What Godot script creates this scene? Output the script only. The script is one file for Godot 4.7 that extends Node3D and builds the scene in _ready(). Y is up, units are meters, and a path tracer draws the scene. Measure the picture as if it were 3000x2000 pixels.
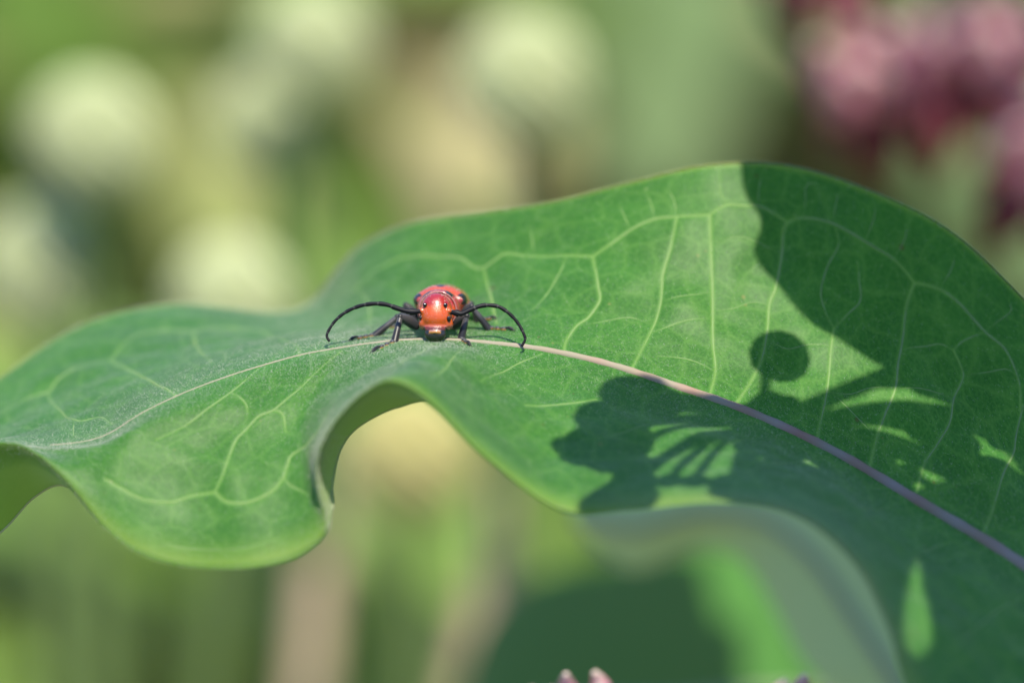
extends Node3D
# A red beetle on the midrib of a big milkweed leaf in a sunny meadow; real size, metres, y up.
# Small things are measured in millimetres in a frame tilted 18 degrees round the middle of the leaf:
# x to the right, y up along the tilted frame, z towards the front.  at() turns those into the world.

const TILT := deg_to_rad(18.0)
const HEART := Vector3(0, 0.75, 0)
const MM := 0.001
var rng := RandomNumberGenerator.new()
var taken := {}


func at(x: float, y: float, z: float) -> Vector3:
	return HEART + (Vector3(x, 0, 0) + Vector3(0, cos(TILT), -sin(TILT)) * y + Vector3(0, sin(TILT), cos(TILT)) * z) * MM


func av(p: Vector3) -> Vector3:
	return at(p.x, p.y, p.z)


# ---------------------------------------------------------------- mesh builder
class Bag:
	var v := PackedVector3Array()
	var n := PackedVector3Array()
	var c := PackedColorArray()
	var t := PackedVector2Array()
	var i := PackedInt32Array()

	func vert(p: Vector3, nn: Vector3, cc := Color.WHITE, uv := Vector2.ZERO) -> int:
		v.append(p)
		n.append(nn)
		c.append(cc)
		t.append(uv)
		return v.size() - 1

	func tri(a: int, b: int, d: int) -> void:
		var f := (v[b] - v[a]).cross(v[d] - v[a])
		if f.dot(n[a] + n[b] + n[d]) > 0.0:
			i.append_array([a, d, b])
		else:
			i.append_array([a, b, d])

	func quad(a: int, b: int, d: int, e: int) -> void:
		tri(a, b, d)
		tri(a, d, e)

	# a tube along points, one radius and colour for each point; flat squashes it along "up"
	func tube(p: Array, r: Array, cols: Array, sides := 8, flat := 1.0, up := Vector3.UP) -> void:
		var first := v.size()
		var m := p.size()
		for k in m:
			var d: Vector3 = (p[mini(k + 1, m - 1)] - p[maxi(k - 1, 0)]).normalized()
			var side := d.cross(up)
			if side.length() < 0.05:
				side = d.cross(Vector3.RIGHT)
			side = side.normalized()
			var top := side.cross(d).normalized()
			for s in sides:
				var a := TAU * s / sides
				var o: Vector3 = side * cos(a) + top * sin(a) * flat
				var nn: Vector3 = (side * cos(a) + top * sin(a) / flat).normalized()
				vert(p[k] + o * r[k], nn, cols[k])
		for k in m - 1:
			for s in sides:
				var a := first + k * sides + s
				var b := first + k * sides + (s + 1) % sides
				quad(a, b, b + sides, a + sides)
		for e in 2:
			var k := 0 if e == 0 else m - 1
			var d: Vector3 = (p[1] - p[0]).normalized() * -1.0 if e == 0 else (p[m - 1] - p[m - 2]).normalized()
			var mid := vert(p[k] + d * r[k] * 0.6, d, cols[k])
			for s in sides:
				tri(first + k * sides + s, first + k * sides + (s + 1) % sides, mid)

	func ball(p: Vector3, r: Vector3, col: Color, b := Basis(), rings := 10, sides := 14) -> void:
		var first := v.size()
		for k in rings + 1:
			var th := PI * k / rings
			for s in sides:
				var ph := TAU * s / sides
				var q := Vector3(sin(th) * cos(ph), cos(th), sin(th) * sin(ph))
				vert(p + b * (q * r), (b * (q / r)).normalized(), col)
		for k in rings:
			for s in sides:
				var a := first + k * sides + s
				var e := first + k * sides + (s + 1) % sides
				quad(a, e, e + sides, a + sides)

	# rows x columns of points into a smooth sheet
	func sheet(p: PackedVector3Array, rows: int, cols: int, col: Color, uvs := PackedVector2Array(), colors := PackedColorArray()) -> void:
		var first := v.size()
		for a in rows:
			for b in cols:
				var du := p[mini(a + 1, rows - 1) * cols + b] - p[maxi(a - 1, 0) * cols + b]
				var dv := p[a * cols + mini(b + 1, cols - 1)] - p[a * cols + maxi(b - 1, 0)]
				var k := a * cols + b
				vert(p[k], du.cross(dv).normalized(), colors[k] if colors.size() else col, uvs[k] if uvs.size() else Vector2(float(b) / (cols - 1), float(a) / (rows - 1)))
		for a in rows - 1:
			for b in cols - 1:
				var k := first + a * cols + b
				quad(k, k + 1, k + 1 + cols, k + cols)

	func mesh() -> ArrayMesh:
		var arr := []
		arr.resize(Mesh.ARRAY_MAX)
		arr[Mesh.ARRAY_VERTEX] = v
		arr[Mesh.ARRAY_NORMAL] = n
		arr[Mesh.ARRAY_COLOR] = c
		arr[Mesh.ARRAY_TEX_UV] = t
		arr[Mesh.ARRAY_INDEX] = i
		var m := ArrayMesh.new()
		m.add_surface_from_arrays(Mesh.PRIMITIVE_TRIANGLES, arr)
		return m


# ---------------------------------------------------------------- naming
func numbered(called: String) -> String:
	var k: int = taken.get(called, -1) + 1
	taken[called] = k
	return called if k == 0 else "%s_%03d" % [called, k]


func tag(o: Node3D, label := "", category := "", group := "", kind := "") -> Node3D:
	if label:
		o.set_meta("label", label)
	if category:
		o.set_meta("category", category)
	if group:
		o.set_meta("group", group)
	if kind:
		o.set_meta("kind", kind)
	return o


func thing(called: String, label: String, category: String, where := Vector3.ZERO, group := "") -> Node3D:
	var o := Node3D.new()
	o.name = numbered(called)
	o.position = where
	add_child(o, true)
	return tag(o, label, category, group)


func part(called: String, m: Mesh, mat: Material, parent: Node3D) -> MeshInstance3D:
	var o := MeshInstance3D.new()
	o.name = called
	if parent == self:
		o.name = numbered(called)
	o.mesh = m
	o.material_override = mat
	parent.add_child(o, true)
	return o


func lin(r: float, g: float, b: float) -> Color:
	return Color(r, g, b).linear_to_srgb()


func paint(c: Color, rough := 0.6, spec := 0.4, through := 0.0, vertex := false) -> StandardMaterial3D:
	var m := StandardMaterial3D.new()
	m.albedo_color = c
	m.roughness = rough
	m.metallic_specular = spec
	m.vertex_color_use_as_albedo = vertex
	m.cull_mode = BaseMaterial3D.CULL_DISABLED
	if through > 0.0:
		m.backlight_enabled = true
		m.backlight = Color(through, through, through * 0.6).linear_to_srgb()
	return m


# ---------------------------------------------------------------- splines
func cr(a, b, c, d, t: float):
	return (b * 2.0 + (c - a) * t + (a * 2.0 - b * 5.0 + c * 4.0 - d) * t * t + (b * 3.0 - a - c * 3.0 + d) * t * t * t) * 0.5


func curve(p: Array, steps: int) -> Array:
	var out := []
	var m := p.size()
	for k in m - 1:
		for s in steps:
			out.append(cr(p[maxi(k - 1, 0)], p[k], p[k + 1], p[mini(k + 2, m - 1)], float(s) / steps))
	out.append(p[m - 1])
	return out


# ---------------------------------------------------------------- the leaf's own surface
# Each station along the midrib, from the stalk to the tip: back margin, mid of the back half, midrib,
# mid of the front half, front crest, tucked-under front margin (millimetres in the tilted frame).
var stations: Array = []


func station(a: Vector3, b: Vector3, c: Vector3, d: Vector3, e: Vector3, f: Vector3) -> void:
	stations.append([a, b, c, d, e, f])


func leaf_mm(u: float, v: float) -> Vector3:
	var n := stations.size()
	var i := clampi(int(floor(u)), 0, n - 2)
	var j := clampi(int(floor(v)), 0, 4)
	var fu := u - i
	var fv := v - j
	var q := []
	for a in 4:
		var s: Array = stations[clampi(i + a - 1, 0, n - 1)]
		q.append(cr(s[maxi(j - 1, 0)], s[j], s[j + 1], s[mini(j + 2, 5)], fv))
	return cr(q[0], q[1], q[2], q[3], fu)


var dip: FastNoiseLite


func leaf_at(u: float, v: float) -> Vector3:
	var p := leaf_mm(u, v)
	var swell := dip.get_noise_3d(p.x, p.y, p.z) * 0.36 * smoothstep(0.08, 0.6, absf(v - 2.0)) * smoothstep(-0.1, 0.8, v) * (1.0 - smoothstep(3.2, 4.0, v))
	return av(p + Vector3(0, 0.8, 0.6) * swell)


func leaf_normal(u: float, v: float) -> Vector3:
	var h := 0.03
	var du := leaf_at(u + h, v) - leaf_at(u - h, v)
	var dv := leaf_at(u, v + h) - leaf_at(u, v - h)
	return du.cross(dv).normalized()


func build_stations() -> void:
	station(Vector3(53.22, -13.17, 6), Vector3(52.48, -18.89, 8), Vector3(50.34, -25.17, 16), Vector3(44.24, -31.35, 26), Vector3(38.27, -37.78, 34), Vector3(38.23, -38.06, 33))
	station(Vector3(46.93, -4.8, 0), Vector3(45.76, -12.7, 4), Vector3(44.15, -20.7, 13), Vector3(38.84, -26.4, 24), Vector3(32.88, -30.88, 33), Vector3(32.82, -31.15, 32))
	station(Vector3(41.26, 2.37, -4), Vector3(39.87, -6.4, 0), Vector3(37.82, -16.22, 11), Vector3(33.4, -20.9, 22), Vector3(29.22, -25.14, 31), Vector3(29.13, -25.37, 30))
	station(Vector3(34.88, 8.71, -7), Vector3(33.4, -1.07, -3), Vector3(31.49, -12.39, 8), Vector3(29.5, -17.19, 19), Vector3(27.83, -20.85, 29), Vector3(27.77, -21.04, 28))
	station(Vector3(28.31, 12.06, -8), Vector3(26.88, 2.15, -4), Vector3(25.08, -8.58, 5), Vector3(25.56, -12.52, 16), Vector3(25.53, -16.15, 27), Vector3(25.43, -16.38, 26))
	station(Vector3(21.99, 14.01, -9), Vector3(20.47, 4.58, -5), Vector3(18.55, -5.51, 3), Vector3(20, -9.61, 13), Vector3(21.2, -12.69, 24), Vector3(21.17, -12.95, 23))
	station(Vector3(15.88, 14.09, -9), Vector3(14.41, 5.66, -5), Vector3(12.75, -3.45, 2), Vector3(14.21, -8.35, 11), Vector3(15.33, -11.78, 21), Vector3(15.36, -12.03, 20))
	station(Vector3(9.52, 12.73, -10), Vector3(8.64, 5.94, -6), Vector3(7.45, -1.73, 1), Vector3(8.1, -7.58, 10), Vector3(8.98, -12.26, 19), Vector3(9, -12.49, 18))
	station(Vector3(3.55, 11.25, -12), Vector3(2.98, 5.69, -8), Vector3(2.4, -0.61, 0), Vector3(2.62, -6.55, 9), Vector3(3.6, -12.44, 18), Vector3(3.9, -12.21, 13))
	station(Vector3(-1.65, 10.52, -15), Vector3(-1.36, 4.08, -9.5), Vector3(-1.6, -0.13, 0), Vector3(-2.09, -3.67, 9), Vector3(-2.06, -8.61, 18), Vector3(-1.84, -7.87, 8))
	station(Vector3(-5.25, 10.17, -18), Vector3(-4.36, 3.27, -10.5), Vector3(-4.13, 0.08, 0), Vector3(-5.23, -1.57, 10), Vector3(-6.3, -4.5, 18), Vector3(-5.93, -4.74, 6))
	station(Vector3(-8.04, 9.71, -20), Vector3(-6.54, 3.05, -11), Vector3(-6, 0.16, 0), Vector3(-7.33, -1.18, 9), Vector3(-9.14, -3.04, 17.5), Vector3(-8.84, -5.07, 5))
	station(Vector3(-10.58, 8.83, -22), Vector3(-8.6, 2.73, -12), Vector3(-7.73, 0.13, 0), Vector3(-9.45, -1.97, 8), Vector3(-11.49, -4.13, 16), Vector3(-10.9, -5.95, 4))
	station(Vector3(-12.72, 7.6, -24), Vector3(-10.53, 2.33, -13), Vector3(-9.33, 0.05, 0), Vector3(-11.55, -2.89, 8), Vector3(-13.5, -6.26, 15), Vector3(-12.33, -6.93, 4))
	station(Vector3(-14.45, 5.75, -26), Vector3(-12.2, 1.97, -14), Vector3(-10.67, -0.11, 0), Vector3(-13.38, -3.94, 8), Vector3(-14.67, -8.55, 14), Vector3(-13.15, -8.08, 5))
	station(Vector3(-16.05, 3.77, -28), Vector3(-13.72, 1.65, -14.5), Vector3(-12, -0.27, 0), Vector3(-14.96, -5.25, 8), Vector3(-14.89, -10.77, 13.5), Vector3(-13.59, -9.35, 6))
	station(Vector3(-17.49, 2.74, -29), Vector3(-15.11, 1.24, -15), Vector3(-13.33, -0.48, 0), Vector3(-16.27, -6.56, 8), Vector3(-14.39, -12.99, 13), Vector3(-13.85, -11.15, 8))
	station(Vector3(-19.33, 2.4, -29), Vector3(-16.75, 0.88, -15), Vector3(-14.77, -0.72, 1), Vector3(-17.56, -7.6, 8.5), Vector3(-14.55, -14.6, 13), Vector3(-13.96, -13.12, 10))
	station(Vector3(-21.4, 2.48, -28), Vector3(-18.81, 0.55, -15), Vector3(-16.63, -1.09, 1), Vector3(-19.12, -8.38, 9), Vector3(-16.67, -15.9, 13), Vector3(-16.61, -16.03, 12))
	station(Vector3(-23.89, 2.81, -27), Vector3(-21.38, 0.14, -14), Vector3(-19.12, -1.78, 2), Vector3(-21.21, -8.9, 9), Vector3(-20.26, -16.7, 13), Vector3(-20.25, -16.87, 12))
	station(Vector3(-26.93, 3.09, -26), Vector3(-24.35, -0.27, -13), Vector3(-22.13, -2.73, 3), Vector3(-24.09, -9.17, 9), Vector3(-24.47, -16.68, 12), Vector3(-24.52, -16.85, 11))
	station(Vector3(-30.38, 2.8, -25), Vector3(-27.58, -1.09, -12), Vector3(-25.4, -3.97, 4), Vector3(-27.23, -8.9, 9), Vector3(-28.11, -15.8, 12), Vector3(-28.22, -15.96, 11))
	station(Vector3(-34.03, 1.84, -23), Vector3(-31.07, -2.32, -11), Vector3(-28.51, -5.46, 5), Vector3(-30.11, -8.64, 9), Vector3(-31.17, -13.77, 11), Vector3(-31.31, -13.93, 10))
	station(Vector3(-37.51, 0.06, -21), Vector3(-34.54, -3.81, -10), Vector3(-31.68, -7.34, 5), Vector3(-33.06, -8.66, 8), Vector3(-33.97, -10.92, 10), Vector3(-34.38, -11.17, 6))
	station(Vector3(-40.89, -2.49, -18), Vector3(-38.28, -5.57, -9), Vector3(-34.98, -7.97, 5), Vector3(-36.02, -8.36, 7), Vector3(-36.53, -8.85, 9), Vector3(-37.18, -12.08, 2))
	station(Vector3(-44.77, -5.49, -15), Vector3(-42.27, -7.18, -8), Vector3(-39.15, -8.09, 4), Vector3(-39.26, -8.11, 6), Vector3(-39.1, -8.19, 8), Vector3(-40.4, -15.2, 0))
	station(Vector3(-49.06, -8.99, -11), Vector3(-47.23, -8.91, -6), Vector3(-44.62, -8.76, 2), Vector3(-44.44, -8.94, 4), Vector3(-44, -9.22, 6), Vector3(-45.25, -17.4, -2))
	station(Vector3(-52.83, -11.92, -8), Vector3(-51.98, -11.85, -5), Vector3(-51.3, -11.76, -1), Vector3(-50.93, -12, 0), Vector3(-50.46, -12.35, 2), Vector3(-51.14, -14.99, -2))


# lateral veins: radius in mm, then points along the leaf (stations along the midrib, rows across it)
func leaf_veins() -> Array:
	var list := []
	list.append([0.17, [Vector2(5.520, 1.959), Vector2(5.481, 1.746), Vector2(5.578, 1.525), Vector2(5.655, 1.320), Vector2(5.751, 1.048), Vector2(5.828, 0.792), Vector2(5.906, 0.545)]])
	list.append([0.15, [Vector2(5.906, 0.545), Vector2(6.330, 0.554), Vector2(6.620, 0.554), Vector2(6.929, 0.639), Vector2(7.179, 0.767), Vector2(7.392, 0.877)]])
	list.append([0.15, [Vector2(5.906, 0.545), Vector2(5.713, 0.468), Vector2(5.500, 0.460), Vector2(5.307, 0.451), Vector2(5.095, 0.494), Vector2(4.902, 0.537)]])
	list.append([0.16, [Vector2(5.172, 1.959), Vector2(4.960, 1.610), Vector2(4.941, 1.354), Vector2(4.979, 1.150), Vector2(4.941, 1.022), Vector2(4.921, 0.767), Vector2(4.941, 0.613), Vector2(4.902, 0.537)]])
	list.append([0.16, [Vector2(4.902, 0.537), Vector2(4.728, 0.468), Vector2(4.362, 0.443), Vector2(3.956, 0.485), Vector2(3.609, 0.511), Vector2(3.339, 0.605)]])
	list.append([0.14, [Vector2(4.227, 2.019), Vector2(4.169, 1.644), Vector2(4.169, 1.465), Vector2(4.188, 1.312), Vector2(4.188, 1.158)]])
	list.append([0.1, [Vector2(4.188, 1.158), Vector2(4.323, 1.056), Vector2(4.400, 0.937), Vector2(4.362, 0.741), Vector2(4.265, 0.579), Vector2(4.323, 0.468)]])
	list.append([0.1, [Vector2(4.188, 1.158), Vector2(4.072, 1.022), Vector2(3.937, 0.877), Vector2(3.976, 0.749), Vector2(4.014, 0.639)]])
	list.append([0.16, [Vector2(3.609, 1.993), Vector2(3.551, 1.695), Vector2(3.493, 1.542), Vector2(3.416, 1.354), Vector2(3.416, 1.201), Vector2(3.397, 1.039), Vector2(3.397, 0.784), Vector2(3.339, 0.605)]])
	list.append([0.16, [Vector2(3.339, 0.605), Vector2(3.049, 0.554), Vector2(2.798, 0.545), Vector2(2.509, 0.596), Vector2(2.258, 0.596), Vector2(2.084, 0.724), Vector2(2.026, 0.920)]])
	list.append([0.14, [Vector2(3.069, 1.993), Vector2(3.011, 1.703), Vector2(2.876, 1.508), Vector2(2.779, 1.354), Vector2(2.760, 1.192), Vector2(2.683, 1.005), Vector2(2.818, 0.886)]])
	list.append([0.1, [Vector2(2.818, 0.886), Vector2(2.721, 0.775), Vector2(2.509, 0.596)]])
	list.append([0.09, [Vector2(2.818, 0.886), Vector2(2.972, 0.911), Vector2(3.184, 1.014), Vector2(3.397, 1.107)]])
	list.append([0.14, [Vector2(2.297, 1.984), Vector2(2.219, 1.703), Vector2(2.162, 1.473), Vector2(2.065, 1.269), Vector2(2.046, 1.107), Vector2(2.007, 0.877), Vector2(2.026, 0.920)]])
	list.append([0.08, [Vector2(6.311, 2.572), Vector2(6.793, 2.828), Vector2(7.257, 3.024)]])
	list.append([0.08, [Vector2(4.207, 2.197), Vector2(4.690, 2.615), Vector2(5.249, 3.092), Vector2(5.964, 3.552)]])
	list.append([0.08, [Vector2(3.223, 2.112), Vector2(3.918, 2.887), Vector2(4.806, 3.722)]])
	list.append([0.09, [Vector2(2.605, 2.214), Vector2(2.798, 2.444), Vector2(2.991, 2.930)]])
	list.append([0.1, [Vector2(1.660, 2.291), Vector2(1.776, 2.555), Vector2(1.814, 2.819), Vector2(1.872, 3.322)]])
	list.append([0.16, [Vector2(7.643, 1.976), Vector2(7.623, 1.857), Vector2(7.488, 1.661), Vector2(7.334, 1.550), Vector2(7.218, 1.380), Vector2(7.276, 1.218), Vector2(7.353, 0.996), Vector2(7.392, 0.877)]])
	list.append([0.14, [Vector2(6.639, 1.993), Vector2(6.427, 1.593), Vector2(6.369, 1.329), Vector2(6.407, 1.065), Vector2(6.350, 0.809), Vector2(6.330, 0.554)]])
	list.append([0.16, [Vector2(7.392, 0.877), Vector2(7.758, 0.843), Vector2(8.260, 0.749), Vector2(8.723, 0.630), Vector2(8.974, 0.656), Vector2(9.225, 0.690), Vector2(9.476, 0.664), Vector2(9.804, 0.545), Vector2(10.460, 0.477), Vector2(11.464, 0.417), Vector2(12.120, 0.434), Vector2(12.660, 0.451), Vector2(13.548, 0.528), Vector2(14.185, 0.520)]])
	list.append([0.16, [Vector2(9.225, 0.690), Vector2(9.148, 0.911), Vector2(9.071, 1.158), Vector2(8.994, 1.380), Vector2(8.916, 1.618)]])
	list.append([0.12, [Vector2(13.548, 0.528), Vector2(13.394, 0.775), Vector2(13.529, 1.022), Vector2(13.973, 1.414)]])
	list.append([0.1, [Vector2(7.758, 0.843), Vector2(7.836, 1.065), Vector2(8.009, 1.312), Vector2(8.222, 1.482)]])
	list.append([0.16, [Vector2(17.968, 2.002), Vector2(18.199, 1.295), Vector2(18.373, 0.758), Vector2(19.512, 0.622), Vector2(20.149, 0.664), Vector2(20.728, 0.554), Vector2(21.384, 0.545), Vector2(21.789, 0.622), Vector2(22.137, 0.767)]])
	list.append([0.13, [Vector2(20.149, 0.664), Vector2(20.284, 0.954), Vector2(20.264, 1.567)]])
	list.append([0.17, [Vector2(22.137, 0.767), Vector2(21.731, 1.252), Vector2(21.403, 1.746), Vector2(21.191, 1.993)]])
	list.append([0.15, [Vector2(22.137, 0.767), Vector2(22.716, 0.690), Vector2(23.237, 0.690), Vector2(23.507, 0.758), Vector2(23.951, 0.724), Vector2(24.491, 0.767)]])
	list.append([0.12, [Vector2(23.507, 0.758), Vector2(23.565, 1.022), Vector2(23.410, 1.465), Vector2(22.928, 1.559), Vector2(22.735, 1.823)]])
	list.append([0.07, [Vector2(23.410, 1.465), Vector2(23.565, 1.652), Vector2(23.661, 1.848)]])
	list.append([0.12, [Vector2(19.184, 2.027), Vector2(19.782, 2.266), Vector2(20.515, 2.521), Vector2(21.172, 2.768)]])
	list.append([0.13, [Vector2(15.922, 2.070), Vector2(16.771, 2.300), Vector2(17.447, 2.487), Vector2(18.026, 2.615), Vector2(18.566, 2.649), Vector2(18.875, 2.742), Vector2(19.068, 2.819), Vector2(19.164, 2.955), Vector2(19.299, 3.151), Vector2(19.512, 3.296)]])
	list.append([0.11, [Vector2(18.026, 2.615), Vector2(17.408, 2.700), Vector2(16.887, 2.904)]])
	list.append([0.15, [Vector2(14.147, 3.271), Vector2(14.687, 3.330), Vector2(16.520, 3.194), Vector2(16.964, 3.236), Vector2(17.312, 3.313)]])
	list.append([0.17, [Vector2(17.312, 3.313), Vector2(17.813, 3.356), Vector2(18.199, 3.381), Vector2(18.798, 3.407), Vector2(19.242, 3.381), Vector2(19.512, 3.296)]])
	list.append([0.16, [Vector2(19.512, 3.296), Vector2(20.052, 3.322), Vector2(20.593, 3.415), Vector2(21.152, 3.441), Vector2(21.751, 3.407), Vector2(22.175, 3.390)]])
	list.append([0.1, [Vector2(17.312, 3.313), Vector2(17.215, 3.390), Vector2(16.926, 3.466), Vector2(16.520, 3.569)]])
	list.append([0.1, [Vector2(19.782, 2.266), Vector2(19.280, 2.444), Vector2(19.010, 2.572)]])
	list.append([0.07, [Vector2(20.670, 3.713), Vector2(20.515, 3.799), Vector2(20.284, 3.824), Vector2(19.743, 3.824), Vector2(19.107, 3.816), Vector2(18.354, 3.782), Vector2(17.891, 3.773)]])
	list.append([0.12, [Vector2(11.059, 2.172), Vector2(11.117, 2.794), Vector2(11.329, 3.134), Vector2(11.503, 3.535)]])
	list.append([0.11, [Vector2(9.766, 2.231), Vector2(9.881, 2.998), Vector2(10.113, 3.441)]])
	list.append([0.1, [Vector2(8.009, 2.061), Vector2(8.472, 2.308), Vector2(9.090, 2.887)]])
	list.append([0.13, [Vector2(7.199, 2.478), Vector2(7.546, 2.598), Vector2(7.951, 2.725), Vector2(8.299, 2.853)]])
	list.append([0.09, [Vector2(6.427, 1.593), Vector2(6.060, 1.448), Vector2(5.771, 1.380)]])
	list.append([0.07, [Vector2(7.488, 1.661), Vector2(7.064, 1.559), Vector2(6.736, 1.490), Vector2(6.407, 1.508)]])
	list.append([0.07, [Vector2(5.481, 1.746), Vector2(5.751, 1.720), Vector2(5.983, 1.729), Vector2(6.272, 1.772)]])
	list.append([0.07, [Vector2(5.713, 1.150), Vector2(6.041, 1.235), Vector2(6.311, 1.295)]])
	list.append([0.07, [Vector2(4.979, 1.150), Vector2(5.211, 1.167), Vector2(5.404, 1.243), Vector2(5.616, 1.286)]])
	list.append([0.07, [Vector2(4.169, 1.286), Vector2(4.477, 1.337), Vector2(4.709, 1.414), Vector2(4.941, 1.388)]])
	list.append([0.07, [Vector2(3.416, 1.354), Vector2(3.706, 1.431), Vector2(3.918, 1.525), Vector2(4.149, 1.576)]])
	list.append([0.07, [Vector2(4.111, 1.567), Vector2(3.860, 1.635), Vector2(3.570, 1.712)]])
	list.append([0.07, [Vector2(2.760, 1.192), Vector2(2.972, 1.243), Vector2(3.165, 1.286), Vector2(3.358, 1.346)]])
	list.append([0.08, [Vector2(2.683, 1.005), Vector2(2.412, 0.843), Vector2(2.239, 0.715), Vector2(2.104, 0.690)]])
	list.append([0.07, [Vector2(5.828, 0.792), Vector2(5.520, 0.715), Vector2(5.153, 0.732), Vector2(4.941, 0.758)]])
	list.append([0.07, [Vector2(5.307, 0.451), Vector2(5.327, 0.324), Vector2(5.327, 0.162)]])
	list.append([0.07, [Vector2(4.728, 0.468), Vector2(4.728, 0.341), Vector2(4.748, 0.213), Vector2(4.670, 0.153), Vector2(4.497, 0.162)]])
	list.append([0.07, [Vector2(4.362, 0.443), Vector2(4.362, 0.290), Vector2(4.342, 0.170)]])
	list.append([0.07, [Vector2(5.713, 0.468), Vector2(5.828, 0.341), Vector2(5.848, 0.196)]])
	list.append([0.07, [Vector2(6.330, 0.554), Vector2(6.407, 0.400), Vector2(6.504, 0.264)]])
	list.append([0.07, [Vector2(3.956, 0.485), Vector2(3.898, 0.307), Vector2(3.879, 0.179)]])
	list.append([0.07, [Vector2(3.609, 0.511), Vector2(3.513, 0.341), Vector2(3.513, 0.221)]])
	list.append([0.07, [Vector2(3.049, 0.554), Vector2(2.953, 0.366), Vector2(2.934, 0.238)]])
	list.append([0.08, [Vector2(2.509, 0.596), Vector2(2.277, 0.298), Vector2(2.297, 0.196)]])
	list.append([0.07, [Vector2(6.620, 0.554), Vector2(6.697, 0.400), Vector2(6.774, 0.247)]])
	list.append([0.07, [Vector2(6.929, 0.639), Vector2(7.025, 0.503), Vector2(7.122, 0.332)]])
	list.append([0.07, [Vector2(8.260, 0.749), Vector2(8.318, 0.545), Vector2(8.376, 0.358)]])
	return list


func vein_path(p: Array) -> Array:
	return curve(p, 6)


# ---------------------------------------------------------------- textures of the blade
const TW := 2048
const TH := 1024
var run_to := PackedFloat32Array()   # share of the leaf's length at each station


func measure_leaf() -> void:
	var n := stations.size()
	run_to.resize(n)
	run_to[0] = 0.0
	for k in range(1, n):
		var d := 0.0
		for r in [1, 2, 3]:
			d += (stations[k][r] - stations[k - 1][r]).length() / 3.0
		run_to[k] = run_to[k - 1] + d
	for k in n:
		run_to[k] /= run_to[n - 1] if k < n - 1 else 1.0
	run_to[n - 1] = 1.0


func along(u: float) -> float:
	var i := clampi(int(floor(u)), 0, run_to.size() - 2)
	return clampf(lerpf(run_to[i], run_to[i + 1], u - i), 0.0, 1.0)


func noise_bytes(kind: int, freq: float, seed_: int, octaves := 3, cells := false, warp := 0.0) -> PackedByteArray:
	var f := FastNoiseLite.new()
	f.seed = seed_
	f.noise_type = kind
	f.frequency = freq
	f.fractal_octaves = octaves
	if octaves <= 1:
		f.fractal_type = FastNoiseLite.FRACTAL_NONE
	if cells:
		f.cellular_return_type = FastNoiseLite.RETURN_DISTANCE2_SUB
		f.cellular_jitter = 0.9
	if warp > 0.0:
		f.domain_warp_enabled = true
		f.domain_warp_amplitude = warp
		f.domain_warp_frequency = 0.012
	var im := f.get_image(TW, TH, false, false, not cells)
	im.convert(Image.FORMAT_L8)
	return im.get_data()


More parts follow.
